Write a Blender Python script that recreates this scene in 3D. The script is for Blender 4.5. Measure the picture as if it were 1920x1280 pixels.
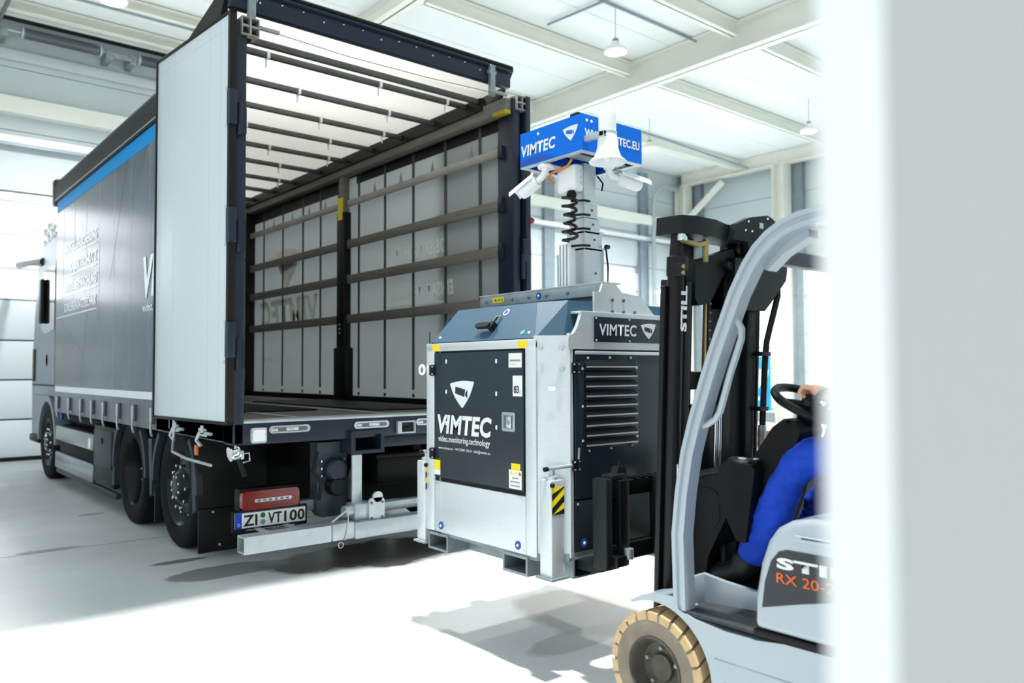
import bpy, bmesh, math, random
from mathutils import Vector, Matrix
random.seed(7)
scene = bpy.context.scene
for _o in list(bpy.data.objects):
    bpy.data.objects.remove(_o, do_unlink=True)
COL = scene.collection

# ------------------------------------------------------------------ camera
# world: X = across the truck (to its right), Y = truck heading, Z = up
FPX = 1481.3
YAW, PIT, ROL = math.radians(40.035), math.radians(2.075), math.radians(-0.24)
fw = Vector((math.sin(YAW)*math.cos(PIT), math.cos(YAW)*math.cos(PIT), math.sin(PIT)))
r0 = Vector((math.cos(YAW), -math.sin(YAW), 0)); u0 = r0.cross(fw)
rt = r0*math.cos(ROL)+u0*math.sin(ROL); up = u0*math.cos(ROL)-r0*math.sin(ROL)
CAMP = Vector((0, 0, 1.39))
cam_d = bpy.data.cameras.new('camera'); cam = bpy.data.objects.new('camera', cam_d); COL.objects.link(cam)
cam_d.sensor_fit = 'HORIZONTAL'; cam_d.sensor_width = 36.0; cam_d.lens = FPX/1920*36
cam_d.clip_start = 0.02; cam_d.clip_end = 200
cam_d.dof.use_dof = True; cam_d.dof.focus_distance = 4.3; cam_d.dof.aperture_fstop = 2.0
cam.matrix_world = Matrix(((rt.x, up.x, -fw.x, CAMP.x), (rt.y, up.y, -fw.y, CAMP.y), (rt.z, up.z, -fw.z, CAMP.z), (0, 0, 0, 1)))
scene.camera = cam

# ------------------------------------------------------------------ world, sun, exposure
world = bpy.data.worlds.new('overcast_sky'); scene.world = world; world.use_nodes = True
bg = world.node_tree.nodes['Background']; bg.inputs[0].default_value = (0.85, 0.945, 1.0, 1); bg.inputs[1].default_value = 0.85
sun_d = bpy.data.lights.new('sun', 'SUN'); sun = bpy.data.objects.new('sun', sun_d); COL.objects.link(sun)
sun_d.energy = 4.6; sun_d.angle = math.radians(2); sun_d.color = (1.0, 0.985, 0.96)
sun.rotation_euler = Vector((0.03, 0.13, -1)).to_track_quat('-Z', 'Y').to_euler()
sun.location = (2, 0, 12)
vs = scene.view_settings
vs.view_transform = 'Standard'; vs.look = 'None'; vs.gamma = 1.0; vs.use_curve_mapping = False
vs.exposure = 0.1
try:
    scene.cycles.max_bounces = 8; scene.cycles.diffuse_bounces = 4; scene.cycles.glossy_bounces = 4; scene.cycles.transmission_bounces = 6
except Exception:
    pass

# ------------------------------------------------------------------ materials
def lin(h):
    c = [int(h[i:i+2], 16)/255 for i in (0, 2, 4)]
    return tuple(x/12.92 if x <= 0.04045 else ((x+0.055)/1.055)**2.4 for x in c)
MATS = {}
def M(name, hexc, rough=0.5, metal=0.0, var=0.0, vscale=6.0, bump=0.0, bscale=60.0, coat=0.0, spec=None, stretch=None, trans=0.0, emit=0.0):
    m = bpy.data.materials.new(name); m.use_nodes = True; nt = m.node_tree; p = nt.nodes['Principled BSDF']
    c = lin(hexc); p.inputs['Base Color'].default_value = (*c, 1); p.inputs['Roughness'].default_value = rough; p.inputs['Metallic'].default_value = metal
    if coat: p.inputs['Coat Weight'].default_value = coat; p.inputs['Coat Roughness'].default_value = 0.08
    if spec is not None: p.inputs['Specular IOR Level'].default_value = spec
    if emit: p.inputs['Emission Color'].default_value = (*c, 1); p.inputs['Emission Strength'].default_value = emit
    if var or bump:
        tc = nt.nodes.new('ShaderNodeTexCoord'); mp = nt.nodes.new('ShaderNodeMapping')
        nt.links.new(tc.outputs['Object'], mp.inputs[0])
        if stretch: mp.inputs['Scale'].default_value = stretch
    if var:
        n = nt.nodes.new('ShaderNodeTexNoise'); n.inputs['Scale'].default_value = vscale; n.inputs['Detail'].default_value = 5
        nt.links.new(mp.outputs[0], n.inputs[0])
        rp = nt.nodes.new('ShaderNodeValToRGB'); rp.color_ramp.elements[0].position = 0.3; rp.color_ramp.elements[1].position = 0.7
        rp.color_ramp.elements[0].color = (*[x*(1-var) for x in c], 1); rp.color_ramp.elements[1].color = (*[min(1, x*(1+var*0.6)) for x in c], 1)
        nt.links.new(n.outputs[0], rp.inputs[0]); nt.links.new(rp.outputs[0], p.inputs['Base Color'])
    if bump:
        n2 = nt.nodes.new('ShaderNodeTexNoise'); n2.inputs['Scale'].default_value = bscale; n2.inputs['Detail'].default_value = 3
        nt.links.new(mp.outputs[0], n2.inputs[0]); b = nt.nodes.new('ShaderNodeBump'); b.inputs['Strength'].default_value = bump; b.inputs['Distance'].default_value = 0.01
        nt.links.new(n2.outputs[0], b.inputs['Height']); nt.links.new(b.outputs[0], p.inputs['Normal'])
    if trans:
        out = nt.nodes['Material Output']; tr = nt.nodes.new('ShaderNodeBsdfTranslucent'); tr.inputs[0].default_value = (*c, 1)
        mx = nt.nodes.new('ShaderNodeMixShader'); mx.inputs[0].default_value = trans
        nt.links.new(p.outputs[0], mx.inputs[1]); nt.links.new(tr.outputs[0], mx.inputs[2]); nt.links.new(mx.outputs[0], out.inputs[0])
    MATS[name] = m; return m

def glass(name, hexc, alpha=0.25, rough=0.03):
    m = bpy.data.materials.new(name); m.use_nodes = True; nt = m.node_tree; p = nt.nodes['Principled BSDF']
    p.inputs['Base Color'].default_value = (*lin(hexc), 1); p.inputs['Roughness'].default_value = rough; p.inputs['Alpha'].default_value = alpha
    MATS[name] = m; return m

mWall = M('wall_panel', 'c9d3d5', 0.45, var=0.04, vscale=1.2)
mCeil = M('ceiling_panel', 'eef3f3', 0.55, var=0.03, vscale=0.8)
mBeam = M('beam_paint', 'eef0e6', 0.45, var=0.03, vscale=2)
mWhitePlaster = M('white_plaster', 'e9ecec', 0.7, bump=0.03, bscale=30)
mDoorPanel = M('door_panel', 'e3ecef', 0.35, var=0.03, vscale=1)
mSeal = M('rubber_seal', '101214', 0.6, spec=0.3)
mDaylight = M('daylight_pane', 'f4faff', 0.2, emit=2.6)
mGalv = M('galvanised_steel', 'c3ccd0', 0.38, metal=0.55, var=0.12, vscale=9, bump=0.02, bscale=40)
mGalvD = M('galvanised_dull', '9aa5a9', 0.45, metal=0.5, var=0.2, vscale=12)
mSteelDark = M('spring_steel', '70777b', 0.4, metal=0.6, var=0.1)
mChrome = M('chrome', 'e4e8ea', 0.12, metal=1.0)
mAlu = M('brushed_aluminium', 'd8dfe2', 0.34, metal=0.45, var=0.05, vscale=5, stretch=(1, 8, 60))
mBlack = M('black_plastic', '08090a', 0.5, spec=0.3)
mRubber = M('tyre_rubber', '101113', 0.8, var=0.15, vscale=20, bump=0.05, spec=0.2)
mLamp = M('lamp_diffuser', 'ffffff', 0.3, emit=9)
mTube = M('light_tube', 'ffffff', 0.3, emit=6)
mPivot = M('dirty_grey_casting', '4b545b', 0.5, metal=0.3, var=0.35, vscale=14)
mGreySteel = M('grey_steel_post', '8d9aa3', 0.4, metal=0.3, var=0.1)
mWhite = M('white_paint', 'f3f5f5', 0.4)
mYellow = M('yellow_sticker', 'f8dc0c', 0.5)
mBlueSt = M('blue_sticker', '0f4fae', 0.45)

# ------------------------------------------------------------------ mesh building
class MB:
    def __init__(s): s.v = []; s.f = []
    def add(s, vs, fs):
        n = len(s.v); s.v += [tuple(p) for p in vs]; s.f += [tuple(i+n for i in f) for f in fs]; return s
    def box(s, x0, x1, y0, y1, z0, z1):
        return s.add([(x, y, z) for x in (x0, x1) for y in (y0, y1) for z in (z0, z1)],
                     [(0, 1, 3, 2), (4, 6, 7, 5), (0, 4, 5, 1), (2, 3, 7, 6), (0, 2, 6, 4), (1, 5, 7, 3)])
    def cbox(s, x0, x1, y0, y1, z0, z1, c=0.005):
        bm = bmesh.new()
        vv = [bm.verts.new((x, y, z)) for x in (x0, x1) for y in (y0, y1) for z in (z0, z1)]
        for f in [(0, 1, 3, 2), (4, 6, 7, 5), (0, 4, 5, 1), (2, 3, 7, 6), (0, 2, 6, 4), (1, 5, 7, 3)]: bm.faces.new([vv[i] for i in f])
        c = min(c, 0.45*min(abs(x1-x0), abs(y1-y0), abs(z1-z0)))
        bmesh.ops.bevel(bm, geom=bm.edges[:], offset=c, segments=2, affect='EDGES', profile=0.5)
        s.frombm(bm); return s
    def frombm(s, bm, mat=None):
        bm.verts.index_update()
        s.add([(mat @ v.co if mat else v.co) for v in bm.verts], [[v.index for v in f.verts] for f in bm.faces]); bm.free(); return s
    def xf(s, mat, start=0):
        for i in range(start, len(s.v)): s.v[i] = tuple(mat @ Vector(s.v[i]))
        return s
    def prism(s, pts, d):
        n = len(pts); d = Vector(d); a = [Vector(p) for p in pts]; b = [p+d for p in a]
        fs = [tuple(range(n))[::-1], tuple(range(n, 2*n))] + [(i, (i+1) % n, (i+1) % n+n, i+n) for i in range(n)]
        return s.add(a+b, fs)
    def frame(s, outer, inner, d):
        n = len(outer); d = Vector(d); o = [Vector(p) for p in outer]; i_ = [Vector(p) for p in inner]
        vs = o+i_+[p+d for p in o]+[p+d for p in i_]; fs = []
        for k in range(n):
            j = (k+1) % n
            fs += [(k, j, n+j, n+k), (2*n+k, 3*n+k, 3*n+j, 2*n+j), (k, 2*n+k, 2*n+j, j), (n+k, n+j, 3*n+j, 3*n+k)]
        return s.add(vs, fs)
    def tube(s, path, r, n=8, closed=False, cap=True):
        P = [Vector(p) for p in path]; m = len(P); rr = r if isinstance(r, (list, tuple)) else [r]*m
        T = []
        for i in range(m):
            a = P[(i-1) % m] if (closed or i > 0) else P[i]; b = P[(i+1) % m] if (closed or i < m-1) else P[i]
            t = b-a; T.append(t.normalized() if t.length > 1e-9 else Vector((0, 0, 1)))
        ref = Vector((0, 0, 1)) if abs(T[0].z) < 0.9 else Vector((1, 0, 0)); nn = (ref-T[0]*ref.dot(T[0])).normalized()
        vs = []
        for i in range(m):
            nn = (nn-T[i]*nn.dot(T[i])); nn = nn.normalized() if nn.length > 1e-6 else T[i].orthogonal().normalized(); bb = T[i].cross(nn)
            for k in range(n):
                a = 2*math.pi*k/n; vs.append(P[i]+(nn*math.cos(a)+bb*math.sin(a))*rr[i])
        fs = []
        for i in range(m if closed else m-1):
            j = (i+1) % m
            for k in range(n): l = (k+1) % n; fs.append((i*n+k, i*n+l, j*n+l, j*n+k))
        if cap and not closed: fs += [tuple(range(n))[::-1], tuple((m-1)*n+k for k in range(n))]
        return s.add(vs, fs)
    def cyl(s, p0, p1, r, n=16, r2=None): return s.tube([p0, p1], [r, r if r2 is None else r2], n)
    def sweep(s, prof, path, side, closed_prof=True):
        # profile (a, b): a along `side`, b along side x tangent
        P = [Vector(p) for p in path]; m = len(P); n = len(prof); side = Vector(side).normalized(); vs = []
        for i in range(m):
            t = (P[min(i+1, m-1)]-P[max(i-1, 0)]).normalized(); b = side.cross(t).normalized()
            for (u, w) in prof: vs.append(P[i]+side*u+b*w)
        fs = [(i*n+k, i*n+(k+1) % n, (i+1)*n+(k+1) % n, (i+1)*n+k) for i in range(m-1) for k in range(n)]
        fs += [tuple(range(n))[::-1], tuple((m-1)*n+k for k in range(n))]
        return s.add(vs, fs)
    def lathe(s, prof, org, axis, n=24, ring=False, cap=True):
        a = Vector(axis).normalized(); u = a.orthogonal().normalized(); w = a.cross(u); o = Vector(org); vs = []; m = len(prof)
        for (r, h) in prof:
            for k in range(n): t = 2*math.pi*k/n; vs.append(o+a*h+(u*math.cos(t)+w*math.sin(t))*r)
        fs = [(i*n+k, i*n+(k+1) % n, (i+1)*n+(k+1) % n, (i+1)*n+k) for i in range(m-1) for k in range(n)]
        if ring: fs += [((m-1)*n+k, (m-1)*n+(k+1) % n, (k+1) % n, k) for k in range(n)]; return s.add(vs, fs)
        if not cap: return s.add(vs, fs)
        if prof[0][0] > 1e-6: fs.append(tuple(range(n))[::-1])
        if prof[-1][0] > 1e-6: fs.append(tuple((m-1)*n+k for k in range(n)))
        return s.add(vs, fs)
    def sph(s, c, r, n=12, sc=(1, 1, 1)):
        prof = [(max(1e-7, math.sin(math.pi*i/n)), -math.cos(math.pi*i/n)) for i in range(n+1)]; k = len(s.v)
        s.lathe(prof, (0, 0, 0), (0, 0, 1), n*2)
        for i in range(k, len(s.v)): p = s.v[i]; s.v[i] = (c[0]+p[0]*r*sc[0], c[1]+p[1]*r*sc[1], c[2]+p[2]*r*sc[2])
        return s
    def mesh(s, name, mat, off=(0, 0, 0), smooth=True, ang=35):
        me = bpy.data.meshes.new(name)
        me.from_pydata([(x-off[0], y-off[1], z-off[2]) for x, y, z in s.v], [], s.f)
        bm = bmesh.new(); bm.from_mesh(me); bmesh.ops.remove_doubles(bm, verts=bm.verts, dist=1e-6); bmesh.ops.recalc_face_normals(bm, faces=bm.faces); bm.to_mesh(me); bm.free()
        if smooth:
            me.shade_smooth()
            try: me.set_sharp_from_angle(angle=math.radians(ang))
            except Exception: pass
        if mat: me.materials.append(mat)
        return me
WL = {}
def wloc(o): return WL.get(o.name, Vector((0, 0, 0))) if o else Vector((0, 0, 0))
def link(o, parent=None, wl=None):
    COL.objects.link(o); o.parent = parent; WL[o.name] = Vector(wl) if wl is not None else wloc(parent)
    return o
def part(name, mb, mat, parent=None, smooth=True, ang=35, label=None):
    base = wloc(parent)
    o = bpy.data.objects.new(name, mb.mesh(name, mat, base, smooth, ang)); link(o, parent)
    if label: o['label'] = label
    return o
def inst(name, me, loc, parent=None, rot=None, scale=None):
    o = bpy.data.objects.new(name, me); base = wloc(parent); l = Vector(loc)
    COL.objects.link(o); o.parent = parent; o.location = l-base; WL[o.name] = l
    if rot is not None: o.rotation_euler = rot
    if scale is not None: o.scale = scale
    return o
def tag(o, label, cat=None, group=None, kind=None):
    o['label'] = label
    if cat: o['category'] = cat
    if group: o['group'] = group
    if kind: o['kind'] = kind
    return o
def empty(name, loc):
    o = bpy.data.objects.new(name, None); o.location = loc; o.empty_display_size = 0.1; link(o, None, loc); return o
def thing(name, loc, label, cat, group=None): return tag(empty(name, loc), label, cat, group)
def struct(name, mb, mat, label=None, smooth=False):
    o = part(name, mb, mat, None, smooth); o['kind'] = 'structure'
    if label: o['label'] = label
    return o
def rrect(w, h, r, n=4):
    pts = []
    for cx, cy, a0 in ((w/2-r, h/2-r, 0), (-w/2+r, h/2-r, 90), (-w/2+r, -h/2+r, 180), (w/2-r, -h/2+r, 270)):
        for k in range(n+1): a = math.radians(a0+90*k/n); pts.append((cx+r*math.cos(a), cy+r*math.sin(a)))
    return pts
def onplane(pts, o, x, y, n=(0, 0, 0), off=0):
    o = Vector(o)+Vector(n)*off; x = Vector(x); y = Vector(y); return [o+x*a+y*b for a, b in pts]
def decal(mb, pts, o, x, y, n, t=0.002, off=0.0):
    return mb.prism(onplane(pts, o, x, y, n, off), Vector(n)*t)
def text(name, body, mat, parent, org, xd, yd, nrm, h, w=None, shear=0.0, bold=0.0, t=0.0015, off=0.0005, align='LEFT', mirror=False):
    cu = bpy.data.curves.new(name, 'FONT'); cu.body = body; cu.size = 1; cu.shear = shear; cu.offset = bold; cu.resolution_u = 3; cu.fill_mode = 'FRONT'; cu.space_character = 1.06 if bold > .02 else 1.0
    to = bpy.data.objects.new('tmp', cu); COL.objects.link(to); bpy.context.view_layer.update()
    dg = bpy.context.evaluated_depsgraph_get(); me = bpy.data.meshes.new_from_object(to.evaluated_get(dg))
    bpy.data.objects.remove(to, do_unlink=True); bpy.data.curves.remove(cu)
    xs = [v.co.x for v in me.vertices]; x0, x1 = min(xs), max(xs); s = h/0.71
    sx = s if w is None else w/(x1-x0)
    O = Vector(org); X = Vector(xd); Y = Vector(yd); N = Vector(nrm)
    shift = {'LEFT': 0, 'CENTER': (x1-x0)*sx/2, 'RIGHT': (x1-x0)*sx}[align]
    base = wloc(parent)
    for v in me.vertices:
        a = (v.co.x-x0)*sx-shift; a = -a if mirror else a
        p = O+X*a+Y*(v.co.y*s)+N*(off+t); v.co = p-base
    me.name = name; me.materials.clear(); me.materials.append(mat)
    o = bpy.data.objects.new(name, me); link(o, parent); return o
def logo(parent, org, xd, yd, nrm, s, mL, mD, mirror=False, cam=True, t=0.0015):
    def P(pts): return [((-a if mirror else a)*s*1.25, b*s*.82) for a, b in pts]
    ctrl = [(-0.5, 0.42), (0.5, 0.50), (0.02, -0.5)]; pts = []
    for i in range(3):
        p = Vector(ctrl[i]); a = Vector(ctrl[i-1]); b = Vector(ctrl[(i+1) % 3]); q = 0.13
        da = (a-p).normalized()*q; db = (b-p).normalized()*q
        for k in range(6):
            u = k/5; pts.append(tuple((p+da)*(1-u)**2+p*2*u*(1-u)+(p+db)*u*u))
        e = (p+db); g = b+(p-b).normalized()*q; m_ = (e+g)/2; nn = Vector((e-g)).orthogonal().normalized(); c0 = Vector((0, 0.14)); nn = nn if nn.dot(m_-c0) > 0 else -nn
        for k in (1, 2, 3): u = k/4; pts.append(tuple(e*(1-u)+g*u+nn*0.045*math.sin(math.pi*u)))
    o = part('logo_shield', decal(MB(), P(pts), org, xd, yd, nrm, t, 0.0004), mL, parent, False)
    if cam:
        mb = MB(); decal(mb, P([(-0.24, 0.30), (-0.26, 0.06), (0.10, -0.06), (0.14, 0.20)]), org, xd, yd, nrm, t*0.6, t+0.0003)
        decal(mb, P([(0.15, 0.10), (0.22, 0.19), (0.22, -0.10), (0.13, -0.01)]), org, xd, yd, nrm, t*0.6, t+0.0003)
        part('camera_emblem', mb, mD, o, False)
    return o

# ================================================================== HALL
YF, XR_, ZC = 14.5, 18.88, 7.05          # front wall, right wall, ceiling
# floor with a concrete material: patches, wet stains with their own shapes
mFloor = bpy.data.materials.new('concrete_floor'); mFloor.use_nodes = True
def floor_mat():
    nt = mFloor.node_tree; N = nt.nodes.new; L = nt.links.new; p = nt.nodes['Principled BSDF']
    tc = N('ShaderNodeTexCoord')
    n1 = N('ShaderNodeTexNoise'); n1.inputs['Scale'].default_value = 0.7; n1.inputs['Detail'].default_value = 8; n1.inputs['Roughness'].default_value = 0.62; L(tc.outputs['Object'], n1.inputs[0])
    r1 = N('ShaderNodeValToRGB'); r1.color_ramp.elements[0].position = 0.32; r1.color_ramp.elements[1].position = 0.66
    r1.color_ramp.elements[0].color = (*lin('c3c8c6'), 1); r1.color_ramp.elements[1].color = (*lin('d9dddc'), 1); L(n1.outputs[0], r1.inputs[0])
    n2 = N('ShaderNodeTexNoise'); n2.inputs['Scale'].default_value = 2.4; n2.inputs['Detail'].default_value = 6; L(tc.outputs['Object'], n2.inputs[0])
    sep = N('ShaderNodeSeparateXYZ'); L(tc.outputs['Object'], sep.inputs[0])
    def blob(cx, cy, sx, sy, ns, edge=0.08, rot=0.0):
        m = N('ShaderNodeMapping'); m.vector_type = 'TEXTURE'; m.inputs['Location'].default_value = (cx, cy, 0); m.inputs['Scale'].default_value = (sx, sy, 1); m.inputs['Rotation'].default_value = (0, 0, rot); L(tc.outputs['Object'], m.inputs[0])
        ln = N('ShaderNodeVectorMath'); ln.operation = 'LENGTH'; L(m.outputs[0], ln.inputs[0])
        a = N('ShaderNodeMath'); a.operation = 'MULTIPLY_ADD'; L(n2.outputs[0], a.inputs[0]); a.inputs[1].default_value = ns; L(ln.outputs['Value'], a.inputs[2])
        r = N('ShaderNodeMapRange'); r.inputs['From Min'].default_value = 1.0+edge+ns*0.5; r.inputs['From Max'].default_value = 1.0-edge+ns*0.5; L(a.outputs[0], r.inputs[0]); return r.outputs[0]
    def mixc(prev, fac, hexc, k):
        mu = N('ShaderNodeMath'); mu.operation = 'MULTIPLY'; L(fac, mu.inputs[0]); mu.inputs[1].default_value = k
        mx = N('ShaderNodeMix'); mx.data_type = 'RGBA'; L(mu.outputs[0], mx.inputs['Factor']); L(prev, mx.inputs['A']); mx.inputs['B'].default_value = (*lin(hexc), 1); return mx.outputs['Result'], mu.outputs[0]
    c = r1.outputs[0]; wet = []
    for args, hexc, k in (((3.15, 5.35, 0.85, 0.42, 0.9), '4a4640', 0.95), ((4.2, 5.2, 0.7, 0.5, 0.8), '555049', 0.8), ((2.1, 5.55, 0.45, 0.18, 1.0), '6d6a66', 0.7),
                          ((3.35, 3.2, 0.42, 0.5, 0.7), '8f877d', 0.75), ((2.95, 2.95, 0.35, 0.12, 0.9), '857d74', 0.6), ((1.25, 7.1, 0.25, 0.05, 1.0), '6b6a68', 0.7), ((1.9, 6.05, 0.22, 0.06, 1.0), '5c5a57', 0.8),
                          ((1.85, 8.6, 0.12, 0.05, 0.8), '6b6a68', 0.7), ((2.2, 4.05, 0.10, 0.07, 0.8), 'a5a39e', 0.5), ((1.3, 10.6, 0.5, 1.6, 0.9, 0.4), 'a8adaa', 0.7)):
        c, w = mixc(c, blob(*args), hexc, k); wet.append(w)
    L(c, p.inputs['Base Color'])
    s = wet[0]
    for w in wet[1:3]:
        ad = N('ShaderNodeMath'); ad.operation = 'MAXIMUM'; L(s, ad.inputs[0]); L(w, ad.inputs[1]); s = ad.outputs[0]
    rr = N('ShaderNodeMapRange'); rr.inputs['To Min'].default_value = 0.42; rr.inputs['To Max'].default_value = 0.22; L(s, rr.inputs[0]); L(rr.outputs[0], p.inputs['Roughness'])
    b = N('ShaderNodeBump'); b.inputs['Strength'].default_value = 0.05; L(n1.outputs[0], b.inputs['Height']); L(b.outputs[0], p.inputs['Normal'])
floor_mat()
floor = struct('floor', MB().box(-14, 19.3, -12, 14.9, -0.3, 0), mFloor, 'pale grey polished concrete floor with dark wet stains')
mJoint = M('floor_joint', '7d8384', 0.8)
for y in (7.04, 1.2):
    part('expansion_joint', MB().box(-12, 18.8, y-0.004, y+0.004, -0.01, 0.0012), mJoint, floor, False)

# ceiling of sandwich panels
ceiling = struct('ceiling', MB().box(-8, 19.2, 4.05, 14.8, 7.12, 7.25), mCeil, 'white panelled hall ceiling')
k = 0; y = 4.05
while y < 14.7:
    part('ceiling_panel', MB().box(-8, 19.0, y+0.006, min(y+1.15, 14.7)-0.006, ZC, 7.13), mCeil, ceiling, False); y += 1.15
# front wall with door openings
DOORS = [(0.15, 5.05), (8.2, 12.7), (13.75, 16.75)]
wall_front = struct('wall_front', MB().box(-8, 19.2, YF+0.12, YF+0.3, 4.24, 7.2).box(-8, 0.15, YF+0.12, YF+0.3, 0, 4.24).box(5.05, 8.2, YF+0.12, YF+0.3, 0, 4.24).box(12.7, 13.75, YF+0.12, YF+0.3, 0, 4.24).box(16.75, 19.2, YF+0.12, YF+0.3, 0, 4.24), mWall, 'light grey sandwich panel wall in front of the truck')
for z0, z1 in ((4.24, 5.2), (5.2, 6.2), (6.2, 7.05)):
    part('wall_panel', MB().box(-8, 18.88, YF, YF+0.13, z0+0.006, z1-0.006), mWall, wall_front, False)
for x0, x1 in ((-8, 0.15), (5.05, 8.2), (12.7, 13.75), (16.75, 18.88)):
    for z0, z1 in ((0, 1.06), (1.06, 2.12), (2.12, 3.18), (3.18, 4.24)):
        part('wall_panel', MB().box(x0, x1, YF, YF+0.13, z0+0.006, z1-0.006), mWall, wall_front, False)
# right wall
WINR = [(8.6, 10.7), (11.3, 14.1)]
wall_right = struct('wall_right', MB().box(XR_+0.12, XR_+0.3, 2, 14.8, 0, 7.2), mWall, 'light grey sandwich panel wall with tall bright windows')
for z0, z1 in ((0, 0.3), (4.3, 5.1), (5.1, 6.0), (6.0, 7.05)):
    part('wall_panel', MB().box(XR_, XR_+0.13, 2, YF, z0+0.006, z1-0.006), mWall, wall_right, False)
for y0, y1 in ((2, 8.6), (10.7, 11.3), (14.1, 14.5)):
    for z0, z1 in ((0.3, 1.3), (1.3, 2.3), (2.3, 3.3), (3.3, 4.3)):
        part('wall_panel', MB().box(XR_, XR_+0.13, y0, y1, z0+0.006, z1-0.006), mWall, wall_right, False)
for i, (y0, y1) in enumerate(WINR):
    w = struct('window_%d' % (i+1), MB().frame([(XR_, y0, .3), (XR_, y1, .3), (XR_, y1, 4.3), (XR_, y0, 4.3)], [(XR_, y0+.06, .36), (XR_, y1-.06, .36), (XR_, y1-.06, 4.24), (XR_, y0+.06, 4.24)], (0.1, 0, 0)), mWhite, ['tall bright window behind the blurred jamb edge', 'tall bright window behind the blue poster board'][i])
    ny = 2; nz = 4
    for a in range(ny):
        for b in range(nz):
            ya, yb = y0+.06+(y1-y0-.12)*a/ny, y0+.06+(y1-y0-.12)*(a+1)/ny; za, zb = .36+3.88*b/nz, .36+3.88*(b+1)/nz
            part('pane', MB().box(XR_+.04, XR_+.06, ya+.02, yb-.02, za+.02, zb-.02), mDaylight, w, False)
    part('mullion', MB().box(XR_+.02, XR_+.09, (y0+y1)/2-.02, (y0+y1)/2+.02, .36, 4.24), mWhite, w, False)
    for b in range(1, nz): part('glazing_bar', MB().box(XR_+.025, XR_+.085, y0+.06, y1-.06, .36+3.88*b/nz-.02, .36+3.88*b/nz+.02), mWhite, w, False)
    part('window_sill', MB().cbox(XR_-.22, XR_+.03, y0-.1, y1+.1, .24, .29), mWhite, w)
# sectional doors: three glazed sections over four solid ones
ZS = [0.05, 0.65, 1.27, 1.89, 2.53]; ZW = [(2.53, 3.02), (3.02, 3.56), (3.56, 4.08)]
LBL = ['white sectional door with glazed upper sections ahead of the truck cab', 'white sectional door hidden mostly by the loaded truck body', 'white sectional door with bright panes behind the camera mast']
for i, (x0, x1) in enumerate(DOORS):
    d = struct('door_%d' % (i+1), MB().box(x0+.02, x1-.02, YF+.10, YF+.14, 0.0, 4.22), mDoorPanel, LBL[i])
    for j in range(4): part('door_panel', MB().cbox(x0, x1, YF+.02, YF+.10, ZS[j]+.012, ZS[j+1]-.012, .006), mDoorPanel, d); part('joint_seal', MB().box(x0, x1, YF+.03, YF+.07, ZS[j+1]-.016, ZS[j+1]+.016), mSeal, d, False)
    for (z0, z1) in ZW:
        n = 2 if x1-x0 > 4 else 1
        fr = part('glazed_section', MB().frame([(x0, YF+.02, z0+.005), (x1, YF+.02, z0+.005), (x1, YF+.02, z1-.005), (x0, YF+.02, z1-.005)], [(x0+.05, YF+.02, z0+.04), (x1-.05, YF+.02, z0+.04), (x1-.05, YF+.02, z1-.03), (x0+.05, YF+.02, z1-.03)], (0, .07, 0)), mWhite, d, False)
        for a in range(n):
            xa, xb = x0+.05+(x1-x0-.1)*a/n, x0+.05+(x1-x0-.1)*(a+1)/n
            part('pane', MB().box(xa+.012, xb-.012, YF+.05, YF+.06, z0+.04, z1-.03), mDaylight, fr, False)
    part('top_section', MB().cbox(x0, x1, YF+.02, YF+.10, 4.085, 4.22, .006), mDoorPanel, d)
    part('bottom_seal', MB().box(x0, x1, YF+.0, YF+.09, 0.0, .055), mSeal, d, False)
    for xx in (x0-.06, x1-.04): part('guide_rail', MB().cbox(xx, xx+.1, YF-.07, YF+.02, 0, 4.3, .008), mGreySteel, d)
# steelwork
def beam_x(x0, x1, y, z0, z1, w, mat=mBeam, name='wall_beam', label=None):
    t = 0.018
    o = struct(name, MB().box(x0, x1, y-w/2, y+w/2, z0, z0+t).box(x0, x1, y-w/2, y+w/2, z1-t, z1).box(x0, x1, y-.01, y+.01, z0, z1), mat, label); return o
def beam_y(x, y0, y1, z0, z1, w, name, label):
    t = 0.02
    return struct(name, MB().box(x-w/2, x+w/2, y0, y1, z0, z0+t).box(x-w/2, x+w/2, y0, y1, z1-t, z1).box(x-.012, x+.012, y0, y1, z0, z1), mBeam, label)
struct('trim_1', MB().cbox(-8, 18.7, YF-.22, YF-.001, 5.43, 5.69, .012), mBeam, 'cream steel box beam running along the front wall')
struct('trim_2', MB().cbox(-8, 18.7, YF-.12, YF-.001, 4.98, 5.10, .01), mWhite, 'slim white rail below the cream wall beam')
struct('trim_3', MB().box(-8, 18.7, YF-.14, YF-.10, 4.93, 4.975), mGreySteel, 'thin grey cable channel under the white rail')
beam_y(11.05, 4.25, 14.3, 6.55, 7.04, 0.30, 'roof_girder', 'deep cream girder crossing the ceiling lengthwise')
beam_y(6.25, 4.25, 14.3, 6.80, 7.04, 0.22, 'roof_girder', 'cream girder above the truck roof')
beam_y(18.5, 4.25, 14.3, 6.70, 7.04, 0.26, 'roof_girder', 'cream girder along the top of the right wall')
for y in (4.9, 7.35, 9.6, 12.3):
    beam_x(6.4, 10.92, y, 6.78, 7.03, 0.16, name='purlin', label='cream purlin crossing the ceiling left of the deep girder')['group'] = 'purlins left of the deep girder'; beam_x(11.2, 18.4, y, 6.78, 7.03, 0.16, name='purlin', label='cream purlin crossing the ceiling right of the deep girder')['group'] = 'purlins right of the deep girder'
for y in (13.95, 12.85):
    beam_x(-8, 6.1, y, 6.86, 7.03, 0.3, name='purlin', label='cream purlin above the truck cab')['group'] = 'purlins above the truck cab'
struct('roof_edge_seal', MB().box(-8, 6.1, 14.18, 14.46, 6.93, 7.03), mSeal, 'dark strip between ceiling and front wall')
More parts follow.
